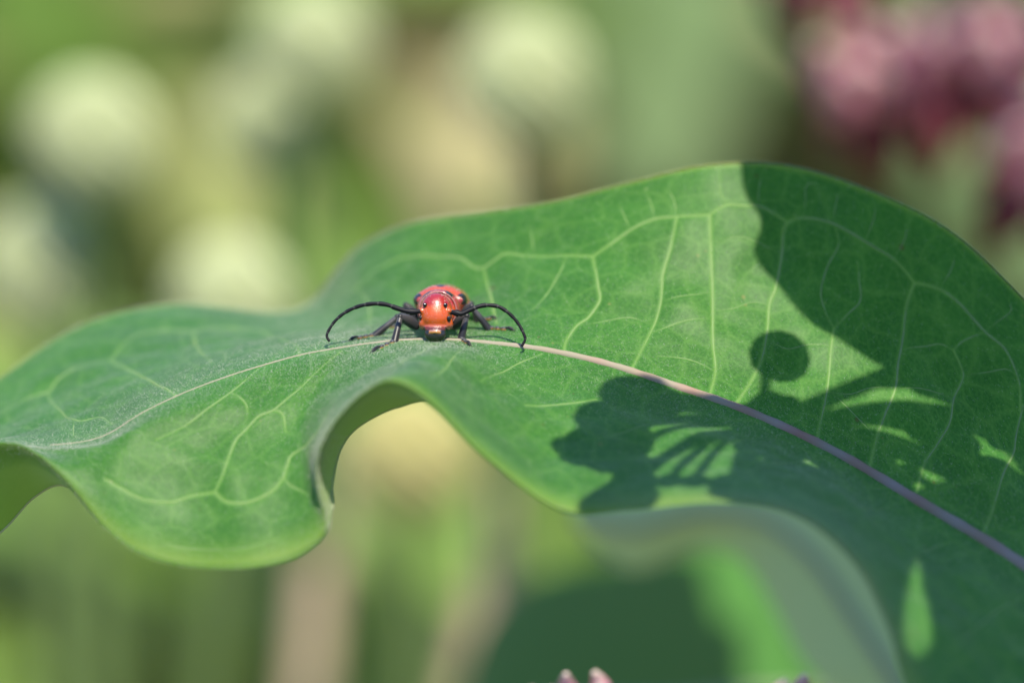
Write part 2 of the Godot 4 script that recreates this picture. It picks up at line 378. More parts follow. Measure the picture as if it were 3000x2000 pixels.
func leaf_material(veins: Array) -> StandardMaterial3D:
	var mask := PackedFloat32Array()
	mask.resize(TW * TH)
	for w in veins:
		var path := curve(w[1], 26)
		for k in path.size():
			var q: Vector2 = path[k]
			var a := leaf_mm(q.x, q.y)
			var h := 0.05
			var pu := TW * (along(q.x + h) - along(q.x - h)) / maxf((leaf_mm(q.x + h, q.y) - leaf_mm(q.x - h, q.y)).length(), 0.02)
			var pv := TH / 5.0 * 2.0 * h / maxf((leaf_mm(q.x, q.y + h) - leaf_mm(q.x, q.y - h)).length(), 0.02)
			var halo: float = w[0] * 2.6
			var rx := clampf(halo * pu, 2.0, 40.0)
			var ry := clampf(halo * pv, 2.0, 40.0)
			var cx := along(q.x) * TW
			var cy := q.y / 5.0 * TH
			var amp: float = clampf(w[0] / 0.14, 0.45, 1.0)
			for y in range(maxi(int(cy - ry), 0), mini(int(cy + ry) + 2, TH)):
				for x in range(maxi(int(cx - rx), 0), mini(int(cx + rx) + 2, TW)):
					var dd := Vector2((x - cx) / rx, (y - cy) / ry).length()
					if dd < 1.0:
						var val := (1.0 - dd) * (1.0 - dd) * amp
						var at_ := y * TW + x
						if val > mask[at_]:
							mask[at_] = val
	var mottle := noise_bytes(FastNoiseLite.TYPE_SIMPLEX, 0.006, 3, 4)
	var fine := noise_bytes(FastNoiseLite.TYPE_SIMPLEX, 0.16, 5, 3)
	var cell := noise_bytes(FastNoiseLite.TYPE_CELLULAR, 0.017, 7, 1, true, 26.0)
	var small := noise_bytes(FastNoiseLite.TYPE_CELLULAR, 0.055, 9, 1, true, 10.0)
	var rgb := PackedByteArray()
	rgb.resize(TW * TH * 3)
	var hgt := PackedByteArray()
	hgt.resize(TW * TH)
	for y in TH:
		var v := 5.0 * y / TH
		var edge := maxf(1.0 - v / 0.10, 0.0)
		if v > 3.4:
			edge = maxf(edge, clampf(1.0 - absf(v - 4.0) / 0.35, 0.0, 1.0) * 0.8)  # fold crest painted lighter, as if the sun brightened it
		var keel := maxf(1.0 - absf(v - 2.0) / 0.12, 0.0)
		for x in TW:
			var k := y * TW + x
			var m := mottle[k] / 255.0
			var f := fine[k] / 255.0 - 0.5
			var c := clampf(1.0 - cell[k] / 20.0, 0.0, 1.0) * 0.38
			var s := clampf(1.0 - small[k] / 24.0, 0.0, 1.0) * 0.28
			var net := minf(maxf(mask[k] * 1.25, maxf(c, s)), 1.0)
			var r := 57.0 + 12.0 * m + f * 30.0
			var g := 116.0 + 15.0 * m + f * 30.0
			var b := 37.0 + 9.0 * m + f * 28.0
			r += (124.0 - r) * net + (156.0 - r) * edge * 0.85 * (1.0 - net)
			g += (168.0 - g) * net + (180.0 - g) * edge * 0.85 * (1.0 - net)
			b += (84.0 - b) * net + (74.0 - b) * edge * 0.85 * (1.0 - net)
			g += keel * 8.0
			if v > 4.05:  # tucked strip painted pale yellow-green in place of sunlight glowing through it
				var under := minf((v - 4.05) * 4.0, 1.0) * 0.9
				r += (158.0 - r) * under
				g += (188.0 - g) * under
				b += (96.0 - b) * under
			rgb[k * 3] = clampi(int(r), 0, 255)
			rgb[k * 3 + 1] = clampi(int(g), 0, 255)
			rgb[k * 3 + 2] = clampi(int(b), 0, 255)
			hgt[k] = clampi(int(128.0 + 50.0 * (m - 0.5) - 46.0 * mask[k] - 14.0 * (c + s) + f * 9.0), 0, 255)
	# a few specks of dust and small brown scars
	for k in 260:
		var cx := rng.randi_range(4, TW - 5)
		var cy := rng.randi_range(4, int(TH * 0.8))
		var rad := rng.randf_range(0.7, 2.6) if k < 230 else rng.randf_range(2.5, 5.0)
		var tone := Vector3(150, 140, 80) if k % 3 == 0 else (Vector3(96, 84, 34) if k % 3 == 1 else Vector3(165, 180, 130))
		for y in range(-5, 6):
			for x in range(-5, 6):
				var a := clampf(rad - Vector2(x, y * rng.randf_range(0.9, 1.1)).length(), 0.0, 1.0) * 0.6
				if a > 0.0 and cx + x >= 0 and cx + x < TW and cy + y >= 0:
					var o := ((cy + y) * TW + cx + x) * 3
					rgb[o] = int(lerpf(rgb[o], tone.x, a))
					rgb[o + 1] = int(lerpf(rgb[o + 1], tone.y, a))
					rgb[o + 2] = int(lerpf(rgb[o + 2], tone.z, a))
	var mat := paint(Color.WHITE, 0.5, 0.42)
	mat.albedo_texture = ImageTexture.create_from_image(Image.create_from_data(TW, TH, false, Image.FORMAT_RGB8, rgb))
	mat.heightmap_enabled = true
	mat.heightmap_texture = ImageTexture.create_from_image(Image.create_from_data(TW, TH, false, Image.FORMAT_L8, hgt))
	mat.heightmap_scale = 0.024
	mat.backlight_enabled = true
	mat.backlight = lin(0.60, 0.86, 0.12)
	mat.rim_enabled = true
	mat.rim = 0.55
	mat.rim_tint = 0.3
	return mat


const NU := 420
const NV := 150


func build_leaf() -> void:
	dip = FastNoiseLite.new()
	dip.seed = 8
	dip.frequency = 0.16
	dip.fractal_octaves = 2
	build_stations()
	measure_leaf()
	var veins := leaf_veins()
	var n := stations.size() - 1
	var root := thing("milkweed_leaf", "large wavy green milkweed leaf with pale veins that carries the red beetle", "leaf", HEART)
	var p := PackedVector3Array()
	var uv := PackedVector2Array()
	for a in NU + 1:
		for b in NV + 1:
			var u := float(n) * a / NU
			var v := 5.0 * b / NV
			p.append(leaf_at(u, v) - HEART)
			uv.append(Vector2(along(u), v / 5.0))
	var bag := Bag.new()
	bag.sheet(p, NU + 1, NV + 1, Color.WHITE, uv)
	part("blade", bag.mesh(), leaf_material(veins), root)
	# midrib
	var pts := []
	var rr := []
	var cc := []
	for k in 161:
		var u := 0.0 + 24.2 * k / 160.0
		pts.append(leaf_at(u, 2.0) + leaf_normal(u, 2.0) * -0.42 * (0.78 * pow(1.0 - k / 160.0, 3.0) + 0.03) * MM - HEART)
		rr.append((0.78 * pow(1.0 - k / 160.0, 3.0) + 0.075) * MM * (1.0 + 0.06 * sin(k * 2.3)))
		var red := clampf(1.0 - absf(u - 4.0) / 5.0, 0.0, 1.0) * (0.6 + 0.4 * sin(u * 9.0))
		cc.append(Color(0.36, 0.32, 0.26).lerp(Color(0.36, 0.19, 0.14), red).lerp(Color(0.28, 0.29, 0.18), 0.25 + 0.25 * sin(k * 1.1) * sin(k * 0.37)))
	bag = Bag.new()
	bag.tube(pts, rr, cc, 10)
	part("midrib", bag.mesh(), paint(Color.WHITE, 0.8, 0.2, 0.2, true), root)
	# side veins
	var vm := paint(lin(0.21, 0.36, 0.12), 0.55, 0.4, 0.5)
	for w in veins:
		pts = []
		rr = []
		cc = []
		var path := vein_path(w[1])
		for k in path.size():
			var q: Vector2 = path[k]
			pts.append(leaf_at(q.x, q.y) - leaf_normal(q.x, q.y) * w[0] * 0.30 * MM - HEART)
			rr.append(w[0] * MM * (0.62 + 0.09 * sin(k * 1.7)) * (0.12 + 0.88 * minf(1.0, 3.0 * minf(k, path.size() - 1 - k) / path.size())))
			cc.append(Color.WHITE)
		bag = Bag.new()
		bag.tube(pts, rr, cc, 6)
		part("lateral_vein", bag.mesh(), vm, root)
	# thick pale rims; shaded tucked stretches painted lighter to stand in for glow
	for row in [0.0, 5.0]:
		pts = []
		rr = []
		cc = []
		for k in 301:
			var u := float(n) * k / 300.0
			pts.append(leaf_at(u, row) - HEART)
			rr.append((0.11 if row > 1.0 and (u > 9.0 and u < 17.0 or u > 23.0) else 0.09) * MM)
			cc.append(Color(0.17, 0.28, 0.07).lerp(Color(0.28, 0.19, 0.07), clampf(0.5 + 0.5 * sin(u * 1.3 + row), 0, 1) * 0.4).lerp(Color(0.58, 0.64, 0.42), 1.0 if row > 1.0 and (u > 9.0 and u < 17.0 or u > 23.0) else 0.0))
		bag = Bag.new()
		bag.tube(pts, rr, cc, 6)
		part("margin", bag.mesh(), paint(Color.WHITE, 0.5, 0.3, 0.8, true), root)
	# white down: short hairs all over, thicker on the margins and beside the midrib
	bag = Bag.new()
	var w := NV + 1
	for k in 150000:
		var fv := rng.randf() * NV
		if k % 4 == 0:
			fv = clampf(NV * 0.4 + rng.randfn(0.0, 9.0), 0.0, NV - 0.01)
		elif k % 9 == 1:
			fv = absf(rng.randfn(0.0, 0.6))
		var fu := rng.randf() * NU
		var a := mini(int(fu), NU - 1)
		var b := clampi(int(fv), 0, NV - 1)
		var o := a * w + b
		var base: Vector3 = p[o].lerp(p[o + 1], fv - b) + (p[o + w] - p[o]) * (fu - a)
		var nn := (p[o + w] - p[o]).cross(p[o + 1] - p[o]).normalized()
		if nn.y < -0.5 or nn == Vector3.ZERO:
			continue
		var lean := Vector3(rng.randfn(0, 0.9), rng.randfn(0, 0.5), rng.randfn(0, 0.9))
		var dir := (nn + lean).normalized()
		if dir.dot(nn) < 0.15:
			dir = (dir + nn * 0.6).normalized()
		var side := dir.cross(Vector3(rng.randf() - 0.5, rng.randf() - 0.5, rng.randf() - 0.5)).normalized()
		var l := rng.randf_range(0.07, 0.20) * MM * (1.6 if fv < 1.5 else 1.0)
		var r0 := 0.009 * MM
		var fn := side.cross(dir).normalized()
		var i0 := bag.vert(base - side * r0, fn)
		var i1 := bag.vert(base + side * r0, fn)
		var i2 := bag.vert(base + dir * l, fn)
		bag.tri(i0, i1, i2)
	tag(part("leaf_down", bag.mesh(), paint(lin(0.50, 0.54, 0.47), 0.5, 0.5, 0.5), root), "", "", "", "stuff")


# ---------------------------------------------------------------- the beetle (mm, origin under its mouth)
func sm(a: float, b: float, k: float) -> float:
	var h := maxf(k - absf(a - b), 0.0) / k
	return minf(a, b) - h * h * k * 0.25


func ell(p: Vector3, c: Vector3, r: Vector3) -> float:
	var q := (p - c) / r
	var k0 := q.length()
	var k1 := (q / r).length()
	return k0 * (k0 - 1.0) / maxf(k1, 1e-6)


func body_field(p: Vector3) -> float:
	var q := Vector3(absf(p.x), p.y, p.z)
	var d := 9.0
	if p.z > -4.6:
		# head: domed brow, full cheeks, face narrowing to the mouth
		d = ell(q, Vector3(0, 2.42, -1.05), Vector3(1.26, 1.4, 1.25))
		d = sm(d, ell(q, Vector3(0, 1.9, -0.62), Vector3(1.16, 1.0, 0.98)), 0.35)
		d = sm(d, ell(q, Vector3(0.95, 1.42, -0.75), Vector3(0.42, 0.5, 0.6)), 0.25)
		d = sm(d, ell(q, Vector3(0, 1.02, -0.1), Vector3(0.84, 0.28, 0.40)), 0.3)
		d = sm(d, ell(q, Vector3(0, 0.78, 0.20), Vector3(0.48, 0.14, 0.24)), 0.06)
		d = sm(d, ell(q, Vector3(0, 0.64, -0.14), Vector3(0.84, 0.68, 0.50)), 0.10)
		d = sm(d, ell(q, Vector3(0, 0.6, -0.6), Vector3(0.7, 0.5, 0.6)), 0.2)
		# sockets of the feelers
		d = sm(d, ell(q, Vector3(1.06, 2.42, -0.28), Vector3(0.24, 0.24, 0.26)), 0.12)
		# pronotum with raised rims
		var pr := ell(p, Vector3(0.06, 2.5, -2.75), Vector3(1.72, 1.62, 1.35))
		d = sm(d, pr, 0.10)
		var rim := Vector2(Vector2((p.x - 0.05) / 1.0, (p.y - 2.45) / 1.0).length() - 1.46, p.z + 1.85).length() - 0.07
		d = sm(d, rim, 0.12)
	# wing cases and what is under them
	var e := ell(p, Vector3(0.06, 2.86, -7.2), Vector3(2.12, 1.66, 4.5))
	e = sm(e, ell(Vector3(absf(p.x - 0.06), p.y, p.z), Vector3(1.62, 3.28, -4.25), Vector3(0.50, 0.46, 0.7)), 0.55)
	e = sm(e, ell(p, Vector3(0.06, 3.0, -4.5), Vector3(1.86, 1.46, 1.2)), 0.5)
	e = sm(e, ell(p, Vector3(0, 2.0, -5.2), Vector3(1.6, 1.05, 3.4)), 0.25)
	return sm(d, e, 0.10)


func body_color(p: Vector3) -> Color:
	var x := absf(p.x)
	var black := Color(0.012, 0.012, 0.015)
	var red := Color(0.56, 0.075, 0.022)
	var deep := Color(0.33, 0.016, 0.016)
	var grey := Color(0.36, 0.15, 0.13)
	if p.z < -3.6 or (p.z < -3.2 and p.y > 3.9):
		if p.y < 2.35 - 0.05 * (p.z + 7.0):
			return Color(0.03, 0.03, 0.032)
		var c := Color(0.48, 0.062, 0.020)
		if Vector3((absf(p.x - 0.06) - 1.78) / 0.50, (p.y - 3.36) / 0.46, (p.z + 3.9) / 0.9).length() < 1.0:
			return black
		if Vector2((p.x - 0.08) / 0.46, (p.z + 4.7) / 0.8).length() < 1.0 and p.y > 3.8:
			return Color(0.03, 0.02, 0.02)
		if Vector2((x - 1.0) / 0.5, (p.z + 8.0) / 0.8).length() < 1.0 and p.y > 3.2:
			return black
		if p.z < -10.6:
			return black
		return c.lerp(grey, 0.35 if p.y > 4.33 else 0.1)
	if p.z < -1.9:
		if p.y < 1.6:
			return Color(0.03, 0.03, 0.03)
		for s in [-0.95, 1.02]:
			if Vector2((p.x - s * 0.92) / 0.30, (p.z + 2.45) / 0.55).length() < 1.0 and p.y > 3.2:
				return black
		return deep.lerp(grey, 0.18)
	var ring := absf(Vector2(p.x - 0.05, p.y - 2.45).length() - 1.52)
	if p.z < -1.55 and ring < 0.13:
		return grey
	# mouth
	if p.y < 1.18:
		if x < 0.46 and p.y > 0.66 and p.y < 0.93 and p.z > 0.2:
			return Color(0.50, 0.22, 0.05) if p.y < 0.80 else Color(0.30, 0.16, 0.13)
		if p.y > 0.9 and x < 0.8:
			return Color(0.14, 0.025, 0.02)
		if x > 0.88 and p.y > 0.8:
			return Color(0.35, 0.12, 0.08)
		return black
	var face := Color(0.56, 0.085, 0.005)
	var c2 := face.lerp(deep, smoothstep(2.5, 3.1, p.y))
	c2 = c2.lerp(Color(0.45, 0.10, 0.06), smoothstep(1.45, 1.2, p.y))
	return c2


func nets(lo: Vector3, size: Vector3, cell: float, bag: Bag, field: Callable, col: Callable) -> void:
	var nx := int(size.x / cell) + 2
	var ny := int(size.y / cell) + 2
	var nz := int(size.z / cell) + 2
	var val := PackedFloat32Array()
	val.resize(nx * ny * nz)
	val.fill(9.0)
	var blocks := []
	var st := 4
	for bx in range(0, nx - 1, st):
		for by in range(0, ny - 1, st):
			for bz in range(0, nz - 1, st):
				var mid := lo + Vector3(bx + st * 0.5, by + st * 0.5, bz + st * 0.5) * cell
				var dm: float = field.call(mid)
				if absf(dm) < cell * st * 1.7 + 0.12:
					blocks.append(Vector3i(bx, by, bz))
	var done := PackedByteArray()
	done.resize(nx * ny * nz)
	for bl in blocks:
		for x in range(bl.x, mini(bl.x + st + 1, nx)):
			for y in range(bl.y, mini(bl.y + st + 1, ny)):
				for z in range(bl.z, mini(bl.z + st + 1, nz)):
					var k: int = (x * ny + y) * nz + z
					if done[k] == 0:
						done[k] = 1
						val[k] = field.call(lo + Vector3(x, y, z) * cell)
	var index := PackedInt32Array()
	index.resize(nx * ny * nz)
	index.fill(-1)
	var corner := [0, 1, nz, nz + 1, ny * nz, ny * nz + 1, ny * nz + nz, ny * nz + nz + 1]
	var off := [Vector3(0, 0, 0), Vector3(0, 0, 1), Vector3(0, 1, 0), Vector3(0, 1, 1), Vector3(1, 0, 0), Vector3(1, 0, 1), Vector3(1, 1, 0), Vector3(1, 1, 1)]
	var edges := [[0, 1], [0, 2], [0, 4], [1, 3], [1, 5], [2, 3], [2, 6], [3, 7], [4, 5], [4, 6], [5, 7], [6, 7]]
	for bl in blocks:
		for x in range(bl.x, mini(bl.x + st, nx - 1)):
			for y in range(bl.y, mini(bl.y + st, ny - 1)):
				for z in range(bl.z, mini(bl.z + st, nz - 1)):
					var k: int = (x * ny + y) * nz + z
					var inside := 0
					for e in 8:
						if val[k + corner[e]] < 0.0:
							inside += 1
					if inside == 0 or inside == 8:
						continue
					var sum := Vector3.ZERO
					var cnt := 0
					for e in edges:
						var a: float = val[k + corner[e[0]]]
						var b: float = val[k + corner[e[1]]]
						if (a < 0.0) != (b < 0.0):
							sum += off[e[0]].lerp(off[e[1]], a / (a - b))
							cnt += 1
					var pp := lo + (Vector3(x, y, z) + sum / cnt) * cell
					var h := 0.02
					var f0: float = field.call(pp)
					var g := Vector3(field.call(pp + Vector3(h, 0, 0)) - f0, field.call(pp + Vector3(0, h, 0)) - f0, field.call(pp + Vector3(0, 0, h)) - f0)
					index[k] = bag.vert(pp, g.normalized(), col.call(pp))
	for bl in blocks:
		for x in range(maxi(bl.x, 1), mini(bl.x + st, nx - 1)):
			for y in range(maxi(bl.y, 1), mini(bl.y + st, ny - 1)):
				for z in range(maxi(bl.z, 1), mini(bl.z + st, nz - 1)):
					var k: int = (x * ny + y) * nz + z
					for ax in 3:
						var stp: int = [ny * nz, nz, 1][ax]
						if (val[k] < 0.0) != (val[k + stp] < 0.0):
							var s1: int = [nz, 1, ny * nz][ax]
							var s2: int = [1, ny * nz, nz][ax]
							var a := index[k]
							var b := index[k - s1]
							var c := index[k - s1 - s2]
							var d := index[k - s2]
							if a >= 0 and b >= 0 and c >= 0 and d >= 0:
								bag.quad(a, b, c, d)


const LEG := Color(0.014, 0.015, 0.018)


# a leg from hip to knee to ankle to toe
func leg(hip: Vector3, knee: Vector3, ankle: Vector3, toe: Vector3, origin: Vector3) -> Mesh:
	var bag := Bag.new()
	var up := av(Vector3(0, 1, 0)) - av(Vector3.ZERO)
	var w := func(q: Vector3) -> Vector3: return av(q) - av(origin)
	var grey := Color(0.052, 0.053, 0.06)
	# femur
	var p := []
	var r := []
	var c := []
	for k in 13:
		var t := k / 12.0
		p.append((w as Callable).call(hip.lerp(knee, t) + Vector3(0, 0.08 * sin(PI * t), 0)))
		r.append((0.27 + 0.17 * sin(PI * pow(t, 0.8))) * MM)
		c.append(LEG.lerp(grey, t))
	bag.tube(p, r, c, 10, 1.0, up)
	bag.ball((w as Callable).call(knee), Vector3.ONE * 0.26 * MM, LEG)
	# tibia
	p = []
	r = []
	c = []
	for k in 11:
		var t := k / 10.0
		p.append((w as Callable).call(knee.lerp(ankle, t)))
		r.append((0.21 + 0.11 * t) * MM)
		c.append(grey.lerp(LEG, smoothstep(0.35, 0.6, t)))
	bag.tube(p, r, c, 10, 1.0, up)
	# tarsus: three heart-shaped joints with orange pads, then the claw joint
	var dir := (toe - ankle)
	var fw := ((w as Callable).call(toe) - (w as Callable).call(ankle)).normalized() as Vector3
	var sd := fw.cross(up).normalized()
	var bs := Basis(fw, sd.cross(fw).normalized(), sd)
	for k in 3:
		var q := ankle + dir * (0.10 + 0.24 * k) + Vector3(0, 0.17, 0)
		var rad := Vector3(0.23 + 0.02 * k, 0.14, 0.22 - 0.015 * k)
		bag.ball((w as Callable).call(q), rad * MM, grey, bs, 8, 10)
		bag.ball((w as Callable).call(q - Vector3(0, 0.075, 0)), rad * Vector3(0.95, 0.65, 0.95) * MM, Color(0.50, 0.25, 0.03), bs, 8, 10)
	p = []
	r = []
	c = []
	for k in 7:
		var t := k / 6.0
		p.append((w as Callable).call(ankle + dir * (0.62 + 0.33 * t) + Vector3(0, 0.17 + 0.10 * sin(PI * t), 0)))
		r.append((0.08 + 0.06 * t) * MM)
		c.append(LEG)
	bag.tube(p, r, c, 8, 1.0, up)
	for s in [-1.0, 1.0]:
		p = []
		r = []
		c = []
		for k in 6:
			var t := k / 5.0
			var q := ankle + dir * (0.95 + 0.12 * t)
			p.append((w as Callable).call(q + Vector3(0, 0.18 + 0.05 * sin(PI * t) - 0.18 * t, 0)) + sd * s * 0.13 * t * MM)
			r.append((0.05 - 0.035 * t) * MM)
			c.append(LEG)
		bag.tube(p, r, c, 6, 1.0, up)
	return bag.mesh()


func antenna(points: Array, origin: Vector3) -> Mesh:
	var bag := Bag.new()
	var path := curve(points, 14)
	var p := []
	var r := []
	var c := []
	var m := path.size()
	# joints of a feeler: stout first joint, a bead, then long joints that thin out
	var ends := [0.0, 0.10, 0.125, 0.26, 0.38, 0.49, 0.59, 0.68, 0.76, 0.84, 0.92, 1.0]
	var len := 0.0
	var acc := [0.0]
	for k in range(1, m):
		len += (path[k] - path[k - 1]).length()
		acc.append(len)
	for k in m:
		var t: float = acc[k] / len
		var j := 0
		while j < 10 and t > ends[j + 1]:
			j += 1
		var f: float = (t - ends[j]) / (ends[j + 1] - ends[j])
		var rad := lerpf(0.235, 0.105, pow(t, 0.8))
		if j == 0:
			rad = lerpf(0.18, 0.27, f)
		rad *= 0.86 + 0.2 * smoothstep(0.0, 0.9, f)
		p.append(av(path[k]) - av(origin))
		r.append(rad * MM)
		c.append(Color(0.07, 0.07, 0.068) if f < 0.07 and j > 2 else Color(0.010, 0.010, 0.012))
	bag.tube(p, r, c, 10)
	return bag.mesh()


func build_beetle() -> void:
	var origin := Vector3(-6, -0.02, 1.05)
	var bag := Bag.new()
	nets(Vector3(-2.5, -0.2, -12.2), Vector3(5.1, 5.0, 13.0), 0.085, bag, body_field, body_color)
	# from the beetle's own millimetres into the tilted frame, nose slightly turned to its right
	var turn := Basis(Vector3.UP, deg_to_rad(-4.0))
	for k in bag.v.size():
		bag.v[k] = av(turn * bag.v[k] + origin) - av(origin)
		bag.n[k] = (av(turn * bag.n[k]) - HEART).normalized()
	var shell := paint(Color.WHITE, 0.26, 0.55, 0.0, true)
	shell.clearcoat_enabled = true
	shell.clearcoat = 0.7
	shell.clearcoat_roughness = 0.16
	var f := FastNoiseLite.new()
	f.seed = 21
	f.frequency = 0.05
	var tex := NoiseTexture2D.new()
	tex.width = 256
	tex.height = 256
	tex.seamless = true
	tex.noise = f
	shell.heightmap_enabled = true
	shell.heightmap_texture = tex
	shell.heightmap_scale = 0.0022
	shell.uv1_triplanar = true
	shell.uv1_scale = Vector3.ONE * 900.0
	var b := part("red_beetle", bag.mesh(), shell, self)
	b.position = av(origin)
	tag(b, "red beetle with black spots and long black feelers standing on the leaf's midrib", "beetle")
	# short grey hairs on the wing cases, the pronotum and the cheeks
	var fuzz := Bag.new()
	for k in 2600:
		var o := rng.randi() % bag.v.size()
		if bag.c[o].r < 0.02:
			continue
		var q: Vector3 = bag.v[o]
		var nn: Vector3 = bag.n[o]
		var dir := (nn + Vector3(rng.randfn(0, 0.5), rng.randfn(0, 0.5), rng.randfn(0, 0.5))).normalized()
		var sd := dir.cross(Vector3(rng.randf() - 0.5, rng.randf() - 0.5, rng.randf() - 0.5)).normalized()
		var i0 := fuzz.vert(q - sd * 0.010 * MM, nn)
		var i1 := fuzz.vert(q + sd * 0.010 * MM, nn)
		var i2 := fuzz.vert(q + dir * rng.randf_range(0.10, 0.22) * MM, nn)
		fuzz.tri(i0, i1, i2)
	tag(part("body_hair", fuzz.mesh(), paint(lin(0.45, 0.40, 0.36), 0.5, 0.4), b), "", "", "", "stuff")
	var eye := paint(lin(0.006, 0.006, 0.008), 0.12, 0.6)
	for e in [[Vector3(-0.80, 2.86, -0.05), Vector3(0.17, 0.19, 0.15)], [Vector3(0.80, 2.84, -0.05), Vector3(0.17, 0.19, 0.15)], [Vector3(-1.15, 1.86, -0.28), Vector3(0.12, 0.20, 0.2)], [Vector3(1.06, 1.78, -0.10), Vector3(0.18, 0.25, 0.16)]]:
		bag = Bag.new()
		bag.ball(av(turn * e[0]) - HEART, e[1] * MM, Color.WHITE)
		part("eye", bag.mesh(), eye, b)
	var lm := paint(Color.WHITE, 0.42, 0.5, 0.0, true)
	lm.rim_enabled = true
	lm.rim = 0.3
	part("leg", leg(Vector3(-7.41, 1.11, -1.6), Vector3(-8.75, 1.92, -0.6), Vector3(-9.19, -0.09, 0.29), Vector3(-10.87, -0.88, 2.44), origin), lm, b)
	part("leg", leg(Vector3(-4.71, 1.11, -1.6), Vector3(-3.54, 1.98, -0.4), Vector3(-4, 0.14, -0.25), Vector3(-3.28, -0.4, 1.53), origin), lm, b)
	part("leg", leg(Vector3(-7.52, 1.43, -3.6), Vector3(-9.03, 1.91, -3), Vector3(-10.86, 0.39, -2.61), Vector3(-12.71, 0.01, -1.61), origin), lm, b)
	part("leg", leg(Vector3(-4.77, 1.75, -3.8), Vector3(-3.2, 2.75, -2.8), Vector3(-1.8, 0.94, -2.84), Vector3(0.13, 0.79, -2.08), origin), lm, b)
	part("leg", leg(Vector3(-7.56, 1.76, -6), Vector3(-8.39, 2.87, -6), Vector3(-9.13, 1.12, -6.53), Vector3(-9.85, 0.96, -5.91), origin), lm, b)
	part("leg", leg(Vector3(-4.71, 2.08, -6), Vector3(-3.24, 2.95, -6), Vector3(-2.61, 1.6, -5.28), Vector3(-1.29, 1.72, -4.7), origin), lm, b)
	var am := paint(Color.WHITE, 0.45, 0.3, 0.0, true)
	part("antenna", antenna([Vector3(-7.1, 2.37, 0.75), Vector3(-7.73, 2.31, 0.9), Vector3(-8.25, 2.37, 0.9), Vector3(-8.92, 2.57, 0.8), Vector3(-9.88, 2.89, 0.6), Vector3(-10.91, 2.94, 0.5), Vector3(-12.02, 2.73, 0.4), Vector3(-13.05, 2.25, 0.4), Vector3(-13.84, 1.58, 0.5), Vector3(-14.35, 0.79, 0.7), Vector3(-14.45, 0.39, 0.8), Vector3(-14.26, 0.03, 0.9)], origin), am, b)
	part("antenna", antenna([Vector3(-4.92, 2.33, 0.75), Vector3(-4.4, 2.23, 0.9), Vector3(-3.93, 2.17, 0.9), Vector3(-3.3, 2.45, 0.8), Vector3(-2.58, 2.73, 0.7), Vector3(-1.87, 2.83, 0.6), Vector3(-1, 2.69, 0.6), Vector3(-0.21, 2.17, 0.7), Vector3(0.47, 1.42, 0.8), Vector3(0.9, 0.63, 1), Vector3(1.02, 0.15, 1.1), Vector3(0.76, -0.36, 1.2)], origin), am, b)


# ---------------------------------------------------------------- milkweed flowers
var petal_mesh: Mesh
var crown_mesh: Mesh
var petal_mat: StandardMaterial3D
var crown_mat: StandardMaterial3D
var green_stem: StandardMaterial3D


func make_flower_parts() -> void:
	# one petal: leaves the base outwards and bends down (origin at the flower's waist, mm -> m)
	var rows := 9
	var cols := 5
	var p := PackedVector3Array()
	var cl := PackedColorArray()
	for a in rows:
		var t := float(a) / (rows - 1)
		var out := 0.8 + 2.6 * sin(minf(t * 1.9, PI * 0.62))
		var down := 0.2 - 4.4 * t * t - 0.6 * t
		var wide := 1.65 * sin(PI * clampf(0.16 + t * 0.80, 0, 1))
		for b in cols:
			var s := 2.0 * b / (cols - 1) - 1.0
			p.append(Vector3(out - 0.35 * s * s, down, s * wide) * MM)
			cl.append(Color(0.10, 0.012, 0.026).lerp(Color(0.26, 0.04, 0.07), t * (0.6 + 0.4 * s)))
	var bag := Bag.new()
	bag.sheet(p, rows, cols, Color.WHITE, PackedVector2Array(), cl)
	petal_mesh = bag.mesh()
	# the crown: a short column and five upright hoods with pointed tips
	bag = Bag.new()
	bag.tube([Vector3(0, -0.3, 0) * MM, Vector3(0, 1.0, 0) * MM, Vector3(0, 2.4, 0) * MM], [1.1 * MM, 1.0 * MM, 1.2 * MM], [Color(0.45, 0.20, 0.24), Color(0.5, 0.26, 0.28), Color(0.55, 0.34, 0.33)], 10)
	for k in 5:
		var b := Basis(Vector3.UP, TAU * (k + 0.5) / 5)
		var q := []
		var r := []
		var c := []
		for j in 10:
			var t := j / 9.0
			q.append(b * Vector3(1.3 + 1.0 * sin(t * 2.4), 0.2 + 4.0 * t, 0) * MM)
			r.append((0.45 + 1.0 * sin(PI * pow(t, 0.75))) * (1.0 - 0.35 * t) * MM)
			c.append(Color(0.62, 0.19, 0.30).lerp(Color(0.86, 0.44, 0.53), t).lerp(Color(0.88, 0.72, 0.62), smoothstep(0.75, 1.0, t)))
		bag.tube(q, r, c, 8)
	crown_mesh = bag.mesh()
	petal_mat = paint(Color.WHITE, 0.5, 0.4, 0.25, true)
	crown_mat = paint(Color.WHITE, 0.45, 0.4, 0.25, true)
	green_stem = paint(lin(0.13, 0.14, 0.07), 0.6, 0.4)


